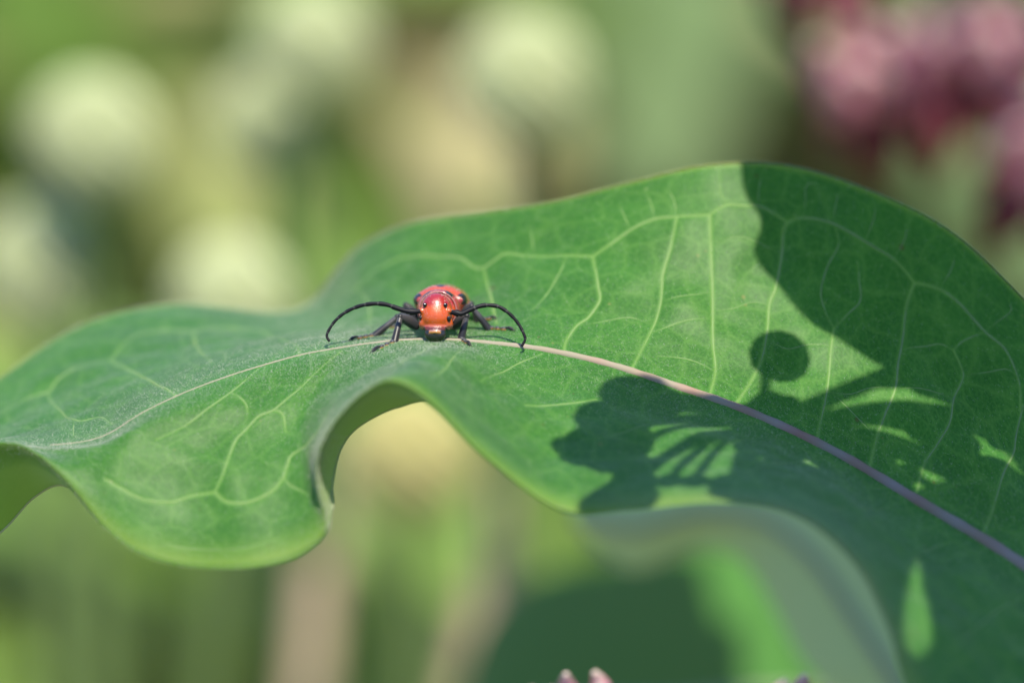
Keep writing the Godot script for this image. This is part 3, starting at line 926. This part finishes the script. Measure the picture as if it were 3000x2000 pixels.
# florets at the given places, each on its own stalk from one hub
func flower_cluster(label: String, hub: Vector3, spots: Array, up_bias: Vector3, root_at: Vector3, size := 1.0) -> void:
	var h := av(hub)
	var o := thing("milkweed_flower_cluster", label, "flower cluster", h)
	for s in spots:
		var q := av(s)
		var fl := Node3D.new()
		fl.name = "floret"
		o.add_child(fl, true)
		var dirn := ((q - h).normalized() + up_bias).normalized()
		var side := dirn.cross(Vector3(0.3, 0.2, 1.0)).normalized()
		var bs := Basis(side, dirn, side.cross(dirn)).rotated(dirn, rng.randf() * TAU)
		fl.transform = Transform3D(bs.scaled(Vector3.ONE * size * rng.randf_range(0.9, 1.08)), q - h)
		for k in 5:
			var pe := part("petal", petal_mesh, petal_mat, fl)
			pe.rotation.y = TAU * k / 5
		part("crown", crown_mesh, crown_mat, fl)
		var bag := Bag.new()
		var inv := fl.transform.affine_inverse()
		var base := inv * Vector3.ZERO
		bag.tube(curve([base, base.lerp(Vector3.ZERO, 0.5) + Vector3(0, -1.2, 0) * MM, Vector3(0, -0.2, 0) * MM], 5), [0.5 * MM, 0.45 * MM, 0.45 * MM, 0.45 * MM, 0.45 * MM, 0.45 * MM, 0.45 * MM, 0.45 * MM, 0.45 * MM, 0.5 * MM, 0.6 * MM], [Color.WHITE, Color.WHITE, Color.WHITE, Color.WHITE, Color.WHITE, Color.WHITE, Color.WHITE, Color.WHITE, Color.WHITE, Color.WHITE, Color.WHITE], 6)
		part("pedicel", bag.mesh(), green_stem, fl)
	var bag2 := Bag.new()
	var path := curve([Vector3.ZERO, (root_at - h) * 0.5 + Vector3(0, 0.012, 0), root_at - h], 8)
	var rr := []
	var cc := []
	for k in path.size():
		rr.append(1.5 * MM)
		cc.append(Color.WHITE)
	bag2.tube(path, rr, cc, 8)
	part("flower_stalk", bag2.mesh(), green_stem, o)


# closed round buds crowded on one hub
func bud_cluster(label: String, hub: Vector3, spots: Array, root_at: Vector3) -> void:
	var h := av(hub)
	var o := thing("milkweed_bud_cluster", label, "flower cluster", h)
	var bag := Bag.new()
	bag.ball(Vector3.ZERO, Vector3(2.75, 3.1, 2.75) * MM, Color.WHITE, Basis(), 10, 12)
	var bud := bag.mesh()
	var mat := paint(lin(0.24, 0.10, 0.11), 0.5, 0.4)
	for s in spots:
		var q := av(s[0]) - h
		var b := part("bud", bud, mat, o)
		b.position = q
		b.scale = Vector3.ONE * s[1]
		part("pedicel", stem_mesh(curve([Vector3.ZERO, q * 0.55 + Vector3(0, 0.004, 0), q], 5), 0.00042, 0.00042), green_stem, o)
	part("flower_stalk", stem_mesh(curve([Vector3.ZERO, (root_at - h) * Vector3(0.9, 0.2, 0.5), root_at - h], 8), 0.0009, 0.0009), green_stem, o)


# ---------------------------------------------------------------- other leaves and plants
# a blade between two edges (mm points of the tilted frame), bulging a little along "bulge"
func edged_leaf(label: String, one: Array, two: Array, bulge: Vector3, mat: Material, called := "milkweed_leaf") -> void:
	var a := curve(one, 8)
	var b := curve(two, 8)
	var rows := mini(a.size(), b.size())
	var mid := av(a[rows / 2].lerp(b[rows / 2], 0.5))
	var o := thing(called, label, "leaf", mid)
	var p := PackedVector3Array()
	for k in rows:
		var ka := k * (a.size() - 1) / (rows - 1)
		var kb := k * (b.size() - 1) / (rows - 1)
		for s in 11:
			var t := s / 10.0
			p.append(av(a[ka].lerp(b[kb], t) + bulge * (4.0 * t * (1.0 - t))) - mid)
	var bag := Bag.new()
	bag.sheet(p, rows, 11, Color.WHITE)
	part("blade", bag.mesh(), mat, o)
	var q := []
	var r := []
	var c := []
	for k in rows:
		q.append(p[k * 11 + 5])
		r.append(0.6 * MM)
		c.append(Color.WHITE)
	bag = Bag.new()
	bag.tube(q, r, c, 6)
	part("midrib", bag.mesh(), paint(lin(0.3, 0.33, 0.2), 0.6), o)


# one leaf along a spine, in metres
func blade(spine: Array, side: Vector3, wide: float, fold := 0.15, power := 0.8) -> Mesh:
	var path := curve(spine, 6)
	var rows := path.size()
	var p := PackedVector3Array()
	for k in rows:
		var t := float(k) / (rows - 1)
		var w := wide * (0.04 + sin(PI * clampf(pow(t, power), 0, 1)))
		var d: Vector3 = (path[mini(k + 1, rows - 1)] - path[maxi(k - 1, 0)]).normalized()
		var s := (side - d * side.dot(d)).normalized()
		var nn := s.cross(d).normalized()
		for j in 5:
			var x := j / 2.0 - 1.0
			p.append(path[k] + s * w * x + nn * absf(x) * w * fold)
	var bag := Bag.new()
	bag.sheet(p, rows, 5, Color.WHITE)
	return bag.mesh()


func stem_mesh(path: Array, r0: float, r1: float) -> Mesh:
	var r := []
	var c := []
	for k in path.size():
		r.append(lerpf(r0, r1, float(k) / (path.size() - 1)))
		c.append(Color.WHITE)
	var bag := Bag.new()
	bag.tube(path, r, c, 8)
	return bag.mesh()


# an upright plant whose leaves gather round its top
func leafy_plant(label: String, top: Vector3, spread: float, count: int, long: float, wide: float, mat: Material, smat: Material, seed_: int, group := "", called := "leafy_plant") -> void:
	var rg := RandomNumberGenerator.new()
	rg.seed = seed_
	var t := av(top)
	var foot := Vector3(t.x + rg.randf_range(-0.03, 0.03), 0, t.z + rg.randf_range(-0.02, 0.02))
	var o := thing(called, label, "plant", foot, group)
	var h := t.y + spread * 0.4
	var tip := Vector3(t.x - foot.x, h, t.z - foot.z)
	var axis := curve([Vector3.ZERO, tip * 0.5 + Vector3(0.006, 0, 0.004), tip], 8)
	part("stem", stem_mesh(axis, 0.0035, 0.0016), smat, o)
	for k in count:
		var f := 1.0 - pow(float(k) / count, 1.3) * minf(1.0, 2.6 * spread / h)
		var b := tip * f
		var a := k * 2.4 + rg.randf() * 0.7
		var out := Vector3(cos(a), 0, sin(a))
		var l := long * rg.randf_range(0.75, 1.15)
		var lift := rg.randf_range(0.1, 0.7)
		var sp := [b, b + (out * 0.4 + Vector3(0, lift * 0.45, 0)) * l, b + (out * 0.8 + Vector3(0, lift * 0.5, 0)) * l, b + (out * 1.1 + Vector3(0, lift * 0.3 - 0.12, 0)) * l]
		part("leaf", blade(sp, out.cross(Vector3.UP), wide * rg.randf_range(0.8, 1.15)), mat, o)


# a plant with ball-shaped flower heads
func globe_plant(label: String, heads: Array, mat: Material, smat: Material, seed_: int) -> void:
	var rg := RandomNumberGenerator.new()
	rg.seed = seed_
	var first := av(heads[0][0])
	var foot := Vector3(first.x + 0.02, 0, first.z - 0.01)
	var o := thing("globe_flower_plant", label, "plant", foot)
	var fork := Vector3(first.x - foot.x, first.y * 0.72, first.z - foot.z)
	part("stem", stem_mesh(curve([Vector3.ZERO, fork * 0.5 + Vector3(0.004, 0, 0), fork], 6), 0.004, 0.0026), smat, o)
	for hd in heads:
		var q: Vector3 = av(hd[0]) - foot
		var r: float = hd[1] * MM
		part("flower_stalk", stem_mesh(curve([fork, fork.lerp(q, 0.55) + Vector3(0, -0.012, 0), q], 6), 0.002, 0.0014), smat, o)
		# a ball of many small florets
		var bag := Bag.new()
		bag.ball(q, Vector3.ONE * r * 0.84, Color.WHITE, Basis(), 10, 14)
		for k in 150:
			var y := 1.0 - 2.0 * (k + 0.5) / 150.0
			var a := k * 2.39996
			var d := Vector3(sqrt(1.0 - y * y) * cos(a), y, sqrt(1.0 - y * y) * sin(a))
			bag.ball(q + d * r * 0.86, Vector3(0.12, 0.2, 0.12) * r * rg.randf_range(0.85, 1.1), Color.WHITE, Basis(Quaternion(Vector3.UP, d)) if absf(d.y) < 0.999 else Basis(), 4, 6)
		part("flower_head", bag.mesh(), mat, o)


func dry_stalk(label: String, low: Vector3, high: Vector3, r: float, mat: Material) -> void:
	var a := av(low)
	var b := av(high)
	var d := (b - a) / (b.y - a.y)
	var foot := a - d * a.y
	var o := thing("dry_stalk", label, "stalk", foot)
	part("stem", stem_mesh(curve([Vector3.ZERO, (b - foot) * 0.5 + Vector3(0.002, 0, 0), b - foot], 10), r * MM, r * MM * 0.85), mat, o)
	# a withered leaf sheath
	var s := (b - foot) * 0.86
	part("sheath", blade([s, s + Vector3(0.012, 0.03, 0.006), s + Vector3(0.02, 0.03, 0.012), s + Vector3(0.03, -0.01, 0.02)], Vector3(0, 0, 1), 0.006), mat, o)


func ground_and_grass() -> void:
	var g := MeshInstance3D.new()
	g.name = "ground"
	var pl := PlaneMesh.new()
	pl.size = Vector2(400, 400)
	g.mesh = pl
	var gm := paint(lin(0.09, 0.10, 0.04), 0.95, 0.2)
	var f := FastNoiseLite.new()
	f.seed = 4
	f.frequency = 0.02
	var nt := NoiseTexture2D.new()
	nt.width = 512
	nt.height = 512
	nt.seamless = true
	nt.noise = f
	var ramp := Gradient.new()
	ramp.set_color(0, lin(0.11, 0.14, 0.045))
	ramp.set_color(1, lin(0.26, 0.24, 0.13))
	nt.color_ramp = ramp
	gm.albedo_color = Color.WHITE
	gm.albedo_texture = nt
	gm.uv1_triplanar = true
	gm.uv1_world_triplanar = true
	gm.uv1_scale = Vector3.ONE * 0.8
	g.material_override = gm
	g.set_meta("kind", "structure")
	add_child(g, true)
	var rg := RandomNumberGenerator.new()
	rg.seed = 77
	var mm := MultiMesh.new()
	mm.transform_format = MultiMesh.TRANSFORM_3D
	mm.use_colors = true
	mm.mesh = blade([Vector3.ZERO, Vector3(0.01, 0.4, 0), Vector3(0.08, 0.8, 0), Vector3(0.22, 1.0, 0)], Vector3(0, 0, 1), 0.016, 0.2, 0.45)
	mm.instance_count = 34000
	for k in 34000:
		var zz := -0.75 - 6.0 * pow(rg.randf(), 1.5)
		var xx := rg.randf_range(-0.6, 0.6) * (1.0 - zz)
		var hh := rg.randf_range(0.10, 0.30)
		if k >= 24000:  # the meadow goes on beside and behind the viewer
			var far := rg.randf_range(1.0, 4.0)
			var way := rg.randf_range(-0.75, 0.75) * PI
			xx = far * sin(way)
			zz = 0.3 + far * cos(way)
			hh = rg.randf_range(0.15, 0.5)
		var b := Basis(Vector3.UP, rg.randf() * TAU).scaled(Vector3(hh, hh, hh * 0.8))
		mm.set_instance_transform(k, Transform3D(b, Vector3(xx, 0, zz)))
		var q := rg.randf()
		mm.set_instance_color(k, Color(0.15, 0.23, 0.04).lerp(Color(0.45, 0.40, 0.18), q))
	var o := MultiMeshInstance3D.new()
	o.name = "meadow_grass"
	o.multimesh = mm
	var gmat := paint(Color.WHITE, 0.5, 0.35, 0.45, true)
	o.material_override = gmat
	add_child(o, true)
	tag(o, "blurred green and straw coloured meadow grass covering the ground behind", "grass", "", "stuff")


func _ready() -> void:
	# ---- camera
	var cam := Camera3D.new()
	cam.name = "camera"
	add_child(cam)
	cam.position = at(0, 0, 500)
	cam.rotation.x = -TILT
	var lens := CameraAttributesPhysical.new()
	lens.frustum_focal_length = 225.0
	lens.frustum_near = 0.05
	lens.frustum_far = 600.0
	lens.frustum_focus_distance = 0.4985
	lens.exposure_aperture = 12.0
	cam.attributes = lens
	cam.fov = rad_to_deg(2.0 * atan(26.6667 / 500.0))
	cam.near = 0.05
	cam.far = 600.0
	cam.current = true
	# ---- sky, sun, exposure
	var we := WorldEnvironment.new()
	we.name = "world"
	var env := Environment.new()
	env.background_mode = Environment.BG_SKY
	var sky := Sky.new()
	var sm_ := ProceduralSkyMaterial.new()
	sm_.sky_top_color = Color(0.42, 0.56, 0.82)
	sm_.sky_horizon_color = Color(0.80, 0.85, 0.90)
	sm_.sky_curve = 0.12
	sm_.ground_bottom_color = Color(0.22, 0.25, 0.14)
	sm_.ground_horizon_color = Color(0.5, 0.55, 0.4)
	sm_.sky_energy_multiplier = 1.0
	sky.sky_material = sm_
	env.sky = sky
	env.tonemap_mode = Environment.TONE_MAPPER_LINEAR
	env.tonemap_exposure = 1.5
	env.sdfgi_enabled = true
	env.ssao_enabled = true
	env.ssil_enabled = true
	we.environment = env
	add_child(we)
	var sun := DirectionalLight3D.new()
	sun.name = "sun"
	sun.light_color = Color(1.0, 0.96, 0.88)
	sun.light_energy = 1.5
	sun.light_angular_distance = 0.53
	sun.shadow_enabled = true
	sun.rotation = Vector3(deg_to_rad(-68.0), deg_to_rad(18.0), 0)
	add_child(sun)
	# ---- the ground and the meadow
	rng.seed = 12
	ground_and_grass()
	make_flower_parts()
	# ---- the leaf and the beetle
	build_leaf()
	build_beetle()
	# ---- the milkweed's own stem, just right of the view, and its other leaves and flowers above
	var shade_leaf := paint(lin(0.06, 0.15, 0.045), 0.5, 0.4)
	shade_leaf.backlight_enabled = true
	shade_leaf.backlight = lin(0.05, 0.09, 0.01)
	var stem := thing("milkweed_plant", "upright green milkweed stalk right of the view that carries the big leaf", "plant", Vector3(0.070, 0, -0.012))
	var base := leaf_at(0.0, 2.0) - stem.position
	part("stalk", stem_mesh(curve([Vector3.ZERO, Vector3(0.002, 0.4, 0), Vector3(0.0, 0.8, 0.0), Vector3(0.0, 1.0, 0)], 8), 0.005, 0.0032), green_stem, stem)
	part("leaf_stalk", stem_mesh(curve([base, base * Vector3(0.5, 1, 0.5) + Vector3(0, -0.002, 0), Vector3(0, base.y - 0.006, 0)], 6), 0.0008, 0.0012), green_stem, stem)
	var knot := Vector3(0.070, 0.93, -0.012)
	edged_leaf("milkweed leaf above the big leaf that shades its upper right side",
		[Vector3(25.78, 73.06, 33.77), Vector3(26.29, 67.97, 34.93), Vector3(26.61, 65.75, 35.77), Vector3(27.78, 63.39, 36.58), Vector3(27.25, 60.94, 37.68), Vector3(28.98, 58.69, 38.68), Vector3(30.54, 56.59, 39.86), Vector3(32.97, 54.47, 41.05), Vector3(37.55, 51.85, 42.27), Vector3(39.57, 49.9, 43.45), Vector3(42.76, 48.9, 43.7), Vector3(50.51, 46.86, 46.77)],
		[Vector3(28.58, 77.23, 31.77), Vector3(30.88, 77.73, 32.4), Vector3(34.28, 77.95, 33.03), Vector3(37.61, 77.46, 34.65), Vector3(41.14, 76.65, 37.28), Vector3(47.77, 73.33, 39.28), Vector3(50.4, 71.14, 40.28), Vector3(53.01, 68.96, 41.28), Vector3(56.85, 65.15, 43.28), Vector3(59.53, 58.23, 45.03), Vector3(58.47, 48.72, 46.77)], Vector3(0, 3, 0), shade_leaf)
	edged_leaf("milkweed leaf above the big leaf that shades its lower right end",
		[Vector3(39.82, 61.02, 68.47), Vector3(41.65, 57.99, 72.91), Vector3(41.76, 55.6, 78.03), Vector3(42.09, 52.97, 82.52), Vector3(42.08, 51.06, 85.32), Vector3(40.93, 49.55, 88.29), Vector3(42.21, 43.1, 87.41), Vector3(46.09, 38.22, 89.41)],
		[Vector3(50.29, 61.96, 64.15), Vector3(55.61, 60.98, 67.41), Vector3(60.65, 57.63, 69.41), Vector3(62.84, 52.58, 73.41), Vector3(62.2, 45.15, 79.41), Vector3(56.5, 37.92, 85.41)], Vector3(0, 3, 0), shade_leaf)
	edged_leaf("small milkweed leaf above the front edge of the big leaf",
		[Vector3(27.27, 59.45, 87.28), Vector3(30.73, 58.51, 89.28), Vector3(33.86, 56.37, 92.28), Vector3(35.7, 53.26, 95.28), Vector3(37.08, 50.14, 97.28), Vector3(37.71, 44.83, 99.28)],
		[Vector3(30.31, 64.67, 69.45), Vector3(35.35, 63.11, 68.32), Vector3(40.29, 60.75, 68.63), Vector3(42.07, 57.99, 72.53), Vector3(40.87, 55.42, 79.31), Vector3(40.15, 53.06, 84.68), Vector3(40.05, 51.04, 87.72), Vector3(40.92, 49.95, 87.87), Vector3(42.58, 44.49, 89.41)], Vector3(0, 2, 0), shade_leaf)
	bud_cluster("milkweed bud cluster hanging just above the frame that dapples the big leaf", Vector3(28.56, 53.85, 52.59), [[Vector3(17.26, 43.4, 43.49), 1], [Vector3(30.19, 41.12, 52.79), 1], [Vector3(24.67, 37.22, 57.23), 1], [Vector3(15.28, 44.25, 50.79), 1], [Vector3(27.53, 41.19, 47.2), 1], [Vector3(15.91, 38.1, 58.46), 1], [Vector3(34.69, 39.12, 49.98), 1], [Vector3(15.27, 40.64, 52.38), 1], [Vector3(27.08, 42.12, 42.95), 1], [Vector3(32.49, 38.68, 44.77), 1], [Vector3(45.39, 35.73, 43.93), 1], [Vector3(14.98, 44.51, 48.26), 1], [Vector3(35.74, 38.3, 46.73), 1], [Vector3(13.24, 39.58, 49.87), 1], [Vector3(17.02, 46.87, 45.49), 1], [Vector3(44.36, 37.46, 44.1), 1], [Vector3(29.64, 38.95, 51.78), 1], [Vector3(44.99, 36.16, 45.54), 1], [Vector3(32.92, 38.91, 50.77), 1], [Vector3(34.78, 40.26, 45.85), 1], [Vector3(17.76, 45.51, 44.25), 1], [Vector3(35.46, 36.47, 47.8), 1], [Vector3(15.56, 40.99, 48.89), 1], [Vector3(40.54, 40.96, 41.23), 0.69], [Vector3(25.03, 37.08, 60.19), 0.69], [Vector3(25.7, 37.52, 54.66), 0.69], [Vector3(16.41, 37.26, 54.62), 0.69], [Vector3(26.5, 43.29, 50.8), 0.69], [Vector3(42.47, 42.25, 45.55), 0.69], [Vector3(43.38, 34.82, 46.56), 0.69], [Vector3(27.53, 37.4, 51.44), 0.69], [Vector3(19.09, 43.4, 42.72), 0.69], [Vector3(27.83, 45.04, 43.09), 0.69], [Vector3(24.17, 39.5, 60.64), 0.69], [Vector3(29.26, 39.05, 43.8), 0.69], [Vector3(14.29, 37.46, 58.48), 0.69], [Vector3(22.58, 41.7, 41.95), 0.44], [Vector3(21.23, 38.95, 57.03), 0.44], [Vector3(47.79, 42.79, 41.14), 0.44], [Vector3(45.96, 44.89, 42.46), 0.44], [Vector3(19.13, 37.75, 55.55), 0.44], [Vector3(38.87, 37.52, 50.48), 0.44], [Vector3(21.48, 46.28, 44.91), 0.44], [Vector3(45.78, 43.74, 43.03), 0.44], [Vector3(39.66, 38.12, 42.07), 0.44], [Vector3(38.01, 39.01, 45.55), 0.44], [Vector3(24.66, 45.75, 45.9), 0.44], [Vector3(28.91, 43.85, 41.52), 0.44], [Vector3(47.42, 43.17, 42.26), 0.44], [Vector3(39.09, 42.79, 42.2), 0.44], [Vector3(46.7, 44.05, 41.34), 0.44], [Vector3(45.22, 42.9, 40.38), 0.44], [Vector3(42.45, 39.09, 40.78), 0.44], [Vector3(11.23, 39.52, 49.23), 0.44], [Vector3(28.11, 46.38, 37.32), 0.9], [Vector3(38.8, 44.75, 38.23), 0.22], [Vector3(45.8, 45.65, 41.69), 0.35], [Vector3(41.47, 42.26, 42.96), 0.6], [Vector3(43.24, 40.27, 46.2), 0.6], [Vector3(37.44, 39.2, 46.35), 0.4], [Vector3(45.26, 38.69, 45.75), 0.7], [Vector3(35.65, 41.83, 45.97), 0.5], [Vector3(33.36, 42.88, 46.33), 0.5]], knot)
	flower_cluster("blurred pink and dark maroon milkweed flowers in the top right corner", Vector3(47.16, 55.89, -155),
		[Vector3(36.33, 25.5, -155), Vector3(48.48, 28.64, -147), Vector3(46.4, 27.77, -185), Vector3(30.13, 38.89, -157), Vector3(53.84, 17.15, -143)],
		Vector3(0, 2.0, 0.5), knot + Vector3(0, 0.05, 0), 1.9)
	flower_cluster("mauve tips of milkweed flowers rising at the bottom edge", Vector3(13.12, -52.48, 8),
		[Vector3(1.58, -30.08, 22), Vector3(5.5, -29.13, 20), Vector3(21.41, -29.19, 22)],
		Vector3(0, 0.6, 0.0), Vector3(0.068, 0.55, -0.012), 1.0)
	# ---- leaves just behind the big leaf, and unseen ones added to shade them
	var deep_leaf := paint(lin(0.055, 0.17, 0.03), 0.55, 0.25, 0.1)
	var pale_leaf := paint(lin(0.41, 0.57, 0.26), 0.8, 0.2, 0.25)
	edged_leaf("dark blurred milkweed leaf in shade below the big leaf",
		[Vector3(-5.94, -36.68, -155), Vector3(-3.14, -28.99, -155), Vector3(2.1, -24.1, -155), Vector3(8.73, -22.36, -155), Vector3(16.77, -20.96, -155), Vector3(24.45, -20.96, -155), Vector3(32.93, -24.27, -150), Vector3(39.56, -30.96, -145)],
		[Vector3(-5.85, -43, -145), Vector3(-2.73, -47.79, -140), Vector3(2.04, -50.36, -138), Vector3(8.48, -51.56, -136), Vector3(16.28, -52.58, -136), Vector3(23.74, -50.88, -136), Vector3(32.22, -47.49, -136), Vector3(39.13, -44.23, -138)], Vector3(0, 0, 5), deep_leaf)
	edged_leaf("pale grey-green underside of a curved leaf showing under the big leaf's right front edge",
		[Vector3(6.01, -17.71, -93), Vector3(10.99, -21.05, -89), Vector3(16.85, -19.03, -85), Vector3(20.8, -19.87, -82), Vector3(23.43, -23.74, -78), Vector3(25.72, -28.16, -74), Vector3(28.58, -31.31, -70), Vector3(33.81, -36.22, -66)],
		[Vector3(5.66, -14.47, -90), Vector3(11.25, -13.13, -86), Vector3(18, -12.11, -82), Vector3(24.62, -12.62, -77), Vector3(30.45, -15.23, -71), Vector3(34.78, -20.56, -67), Vector3(37.83, -27.02, -63), Vector3(40.25, -34.29, -59)], Vector3(0, 0, 3), pale_leaf)
	edged_leaf("unseen leaf added above the frame to shade the dark leaf below",  # added out of view only to keep the sun off the dark leaf
		[Vector3(4.53, 64.87, -74.96), Vector3(10.41, 70.35, -76.96), Vector3(19.11, 72.44, -76.96), Vector3(27.8, 73.83, -76.96), Vector3(33.71, 73.48, -76.96)],
		[Vector3(4.68, 48.23, -64.96), Vector3(10.49, 43.27, -62.96), Vector3(19, 43.27, -62.96), Vector3(27.5, 43.27, -62.96), Vector3(36.69, 43.27, -62.96)], Vector3(0, 3, 0), shade_leaf)
	edged_leaf("unseen leaf added above the frame to shade the pale curved leaf",  # likewise added out of view, to dim the pale leaf
		[Vector3(17.05, 80.61, -16.96), Vector3(31.45, 79.43, -12.96), Vector3(35.97, 74.69, -24.96), Vector3(37.92, 70.43, -54.96), Vector3(37.28, 65.77, -69.96), Vector3(32.81, 63.02, -69.96), Vector3(29.25, 44.82, -64.96)],
		[Vector3(19.97, 88.05, 5.04), Vector3(35.89, 92.61, 25.04), Vector3(37.92, 96.85, 45.04), Vector3(41.62, 98.15, 55.04), Vector3(53.49, 84.69, 80.04), Vector3(57.41, 73.57, 65.04), Vector3(66.69, 57.41, 25.04), Vector3(64.66, 44.82, 15.04)], Vector3(0, 2, 0), shade_leaf)
	# ---- the meadow behind
	var globe := paint(lin(0.62, 0.68, 0.42), 0.8, 0.3, 0.5)
	var globe_y := paint(lin(0.66, 0.62, 0.30), 0.8, 0.3, 0.5)
	var stemg := paint(lin(0.16, 0.24, 0.08), 0.6, 0.3)
	var straw := paint(lin(0.46, 0.36, 0.25), 0.8, 0.3)
	globe_plant("pale globe-headed plant behind the left end of the leaf", [[Vector3(-45.99, 22.4, -200), 6.8], [Vector3(-52.45, 8.33, -210), 7.2], [Vector3(-30.32, 4.42, -190), 6.5]], globe, stemg, 31)
	globe_plant("pale globe-headed plant behind and above the beetle", [[Vector3(-22.66, 34.07, -230), 6.7], [Vector3(-28.4, 25.6, -250), 6.7]], globe, stemg, 32)
	globe_plant("pale globe-headed plant left of the top of the leaf", [[Vector3(1.12, 28.75, -200), 7.0]], globe, stemg, 33)
	globe_plant("yellowish globe-headed plant seen under the arch of the leaf's front edge", [[Vector3(-11.52, -12.29, -220), 7.6]], globe_y, stemg, 34)
	dry_stalk("tan dry stalk below the leaf's left lobe", Vector3(-24, -40, -250), Vector3(-21.6, -15.2, -250), 2.6, straw)
	dry_stalk("greyish tan dry stalk under the middle of the leaf", Vector3(-5.06, -38.93, -230), Vector3(0.78, -13.63, -230), 2.8, straw)
	var greens := []
	for c in [lin(0.13, 0.23, 0.04), lin(0.16, 0.25, 0.09), lin(0.28, 0.30, 0.10), lin(0.18, 0.26, 0.13), lin(0.42, 0.37, 0.20), lin(0.07, 0.14, 0.015), lin(0.12, 0.19, 0.075)]:  # the darkest green has shade put into its colour
		greens.append(paint(c, 0.6, 0.3, 0.4))
	var g := "leafy plants in the meadow behind"
	leafy_plant("dark green plant at the left edge above the globes", Vector3(-102.61, 46.45, -800), 0.075, 18, 0.12, 0.021, greens[5], stemg, 100, g)
	leafy_plant("dark green plant below the drooping tip of the leaf", Vector3(-90.97, -36.92, -736), 0.075, 18, 0.12, 0.021, greens[5], stemg, 101, g)
	leafy_plant("straw coloured plant right of the upper left globes", Vector3(-33.28, 46.45, -800), 0.075, 18, 0.105, 0.017, greens[4], stemg, 102, g)
	leafy_plant("straw coloured plant below the upper globes", Vector3(-42.62, 31.26, -832), 0.075, 18, 0.105, 0.017, greens[4], stemg, 103, g)
	leafy_plant("yellow-green plant between the middle globes", Vector3(-66.77, 16.03, -752), 0.075, 18, 0.105, 0.018, greens[2], stemg, 104, g)
	leafy_plant("yellow-green plant above the left lobe of the leaf", Vector3(-85.25, 8.52, -832), 0.075, 18, 0.105, 0.019, greens[2], stemg, 105, g)
	leafy_plant("soft green plant under the upper globes", Vector3(-32.7, 68.52, -960), 0.09, 20, 0.12, 0.024, greens[3], stemg, 106, g)
	leafy_plant("soft green plant behind the upper left globe", Vector3(-82.25, 51.03, -928), 0.075, 18, 0.12, 0.021, greens[1], stemg, 107, g)
	leafy_plant("light green plant left of the top of the leaf", Vector3(10.66, 42.62, -832), 0.09, 20, 0.12, 0.027, greens[6], stemg, 108, g)
	leafy_plant("light green plant at the top edge right of the globes", Vector3(19.89, 74.8, -992), 0.105, 20, 0.135, 0.03, greens[6], stemg, 109, g)
	leafy_plant("dark green leafy plant in the top left corner", Vector3(-102.3, 62.52, -832), 0.075, 18, 0.135, 0.024, greens[5], stemg, 110, g)
	leafy_plant("soft green leafy plant along the top edge left of centre", Vector3(-73.19, 74.75, -960), 0.075, 18, 0.135, 0.027, greens[3], stemg, 111, g)
	leafy_plant("bright green leafy plant beside the pale globes on the left", Vector3(-63.57, 33.81, -768), 0.075, 16, 0.12, 0.021, greens[0], stemg, 112, g)
	leafy_plant("yellow-green leafy plant left of the beetle's back", Vector3(-65.52, 26.8, -896), 0.075, 18, 0.12, 0.021, greens[2], stemg, 113, g)
	leafy_plant("straw coloured withered plant above the beetle", Vector3(-19.18, 51.15, -832), 0.075, 18, 0.105, 0.015, greens[4], stemg, 114, g)
	leafy_plant("straw coloured withered plant just behind the leaf's back edge", Vector3(-16.91, 31.11, -768), 0.06, 18, 0.09, 0.015, greens[4], stemg, 115, g)
	leafy_plant("grey-green leafy plant at the middle of the top edge", Vector3(-7.45, 72.96, -896), 0.075, 18, 0.135, 0.027, greens[1], stemg, 116, g)
	leafy_plant("soft green leafy plant above the top of the leaf", Vector3(33.5, 55.1, -896), 0.105, 22, 0.15, 0.033, greens[6], stemg, 117, g)
	leafy_plant("mid green leafy plant left of the pink flowers", Vector3(46.18, 41.2, -832), 0.09, 20, 0.135, 0.03, greens[6], stemg, 118, g)
	leafy_plant("green leafy plant behind the right shoulder of the leaf", Vector3(94.57, 32.01, -864), 0.09, 20, 0.135, 0.03, greens[6], stemg, 119, g)
	leafy_plant("green leafy plant below the pink flowers", Vector3(74.45, 46.16, -896), 0.09, 18, 0.135, 0.03, greens[6], stemg, 120, g)
	leafy_plant("bright green leafy plant at the left edge", Vector3(-94.92, 2.64, -736), 0.075, 16, 0.12, 0.024, greens[0], stemg, 121, g)
	leafy_plant("olive leafy plant at the bottom left corner", Vector3(-85.54, -60.19, -688), 0.075, 18, 0.12, 0.021, greens[5], stemg, 122, g)
	leafy_plant("mid green leafy plant under the leaf's left lobe", Vector3(-43.2, -37.44, -400), 0.04, 14, 0.07, 0.016, greens[0], stemg, 123, g)
	leafy_plant("dark green leafy plant low on the left", Vector3(-97.33, -50.61, -960), 0.075, 16, 0.12, 0.021, greens[5], stemg, 124, g)
	leafy_plant("bright green upright plant between the two tan stalks", Vector3(-15.49, -31.87, -330), 0.05, 14, 0.08, 0.012, greens[0], stemg, 125, g)
	leafy_plant("green leafy plant low in the middle", Vector3(-13.87, -62.4, -800), 0.09, 18, 0.12, 0.024, greens[0], stemg, 126, g)
	leafy_plant("yellowish plant behind the pale globes at the far left", Vector3(-104.43, 31.26, -832), 0.06, 16, 0.105, 0.018, greens[2], stemg, 127, g)
	leafy_plant("soft green leafy plant between the globes near the top", Vector3(-87.11, 65.52, -896), 0.075, 18, 0.12, 0.021, greens[1], stemg, 128, g)
	leafy_plant("olive green plant just left of the pink flowers", Vector3(58.99, 50.03, -900), 0.09, 18, 0.13, 0.03, greens[6], stemg, 129, g)
	leafy_plant("olive green plant right of the top of the leaf", Vector3(59.48, 37.72, -860), 0.09, 18, 0.12, 0.03, greens[6], stemg, 130, g)
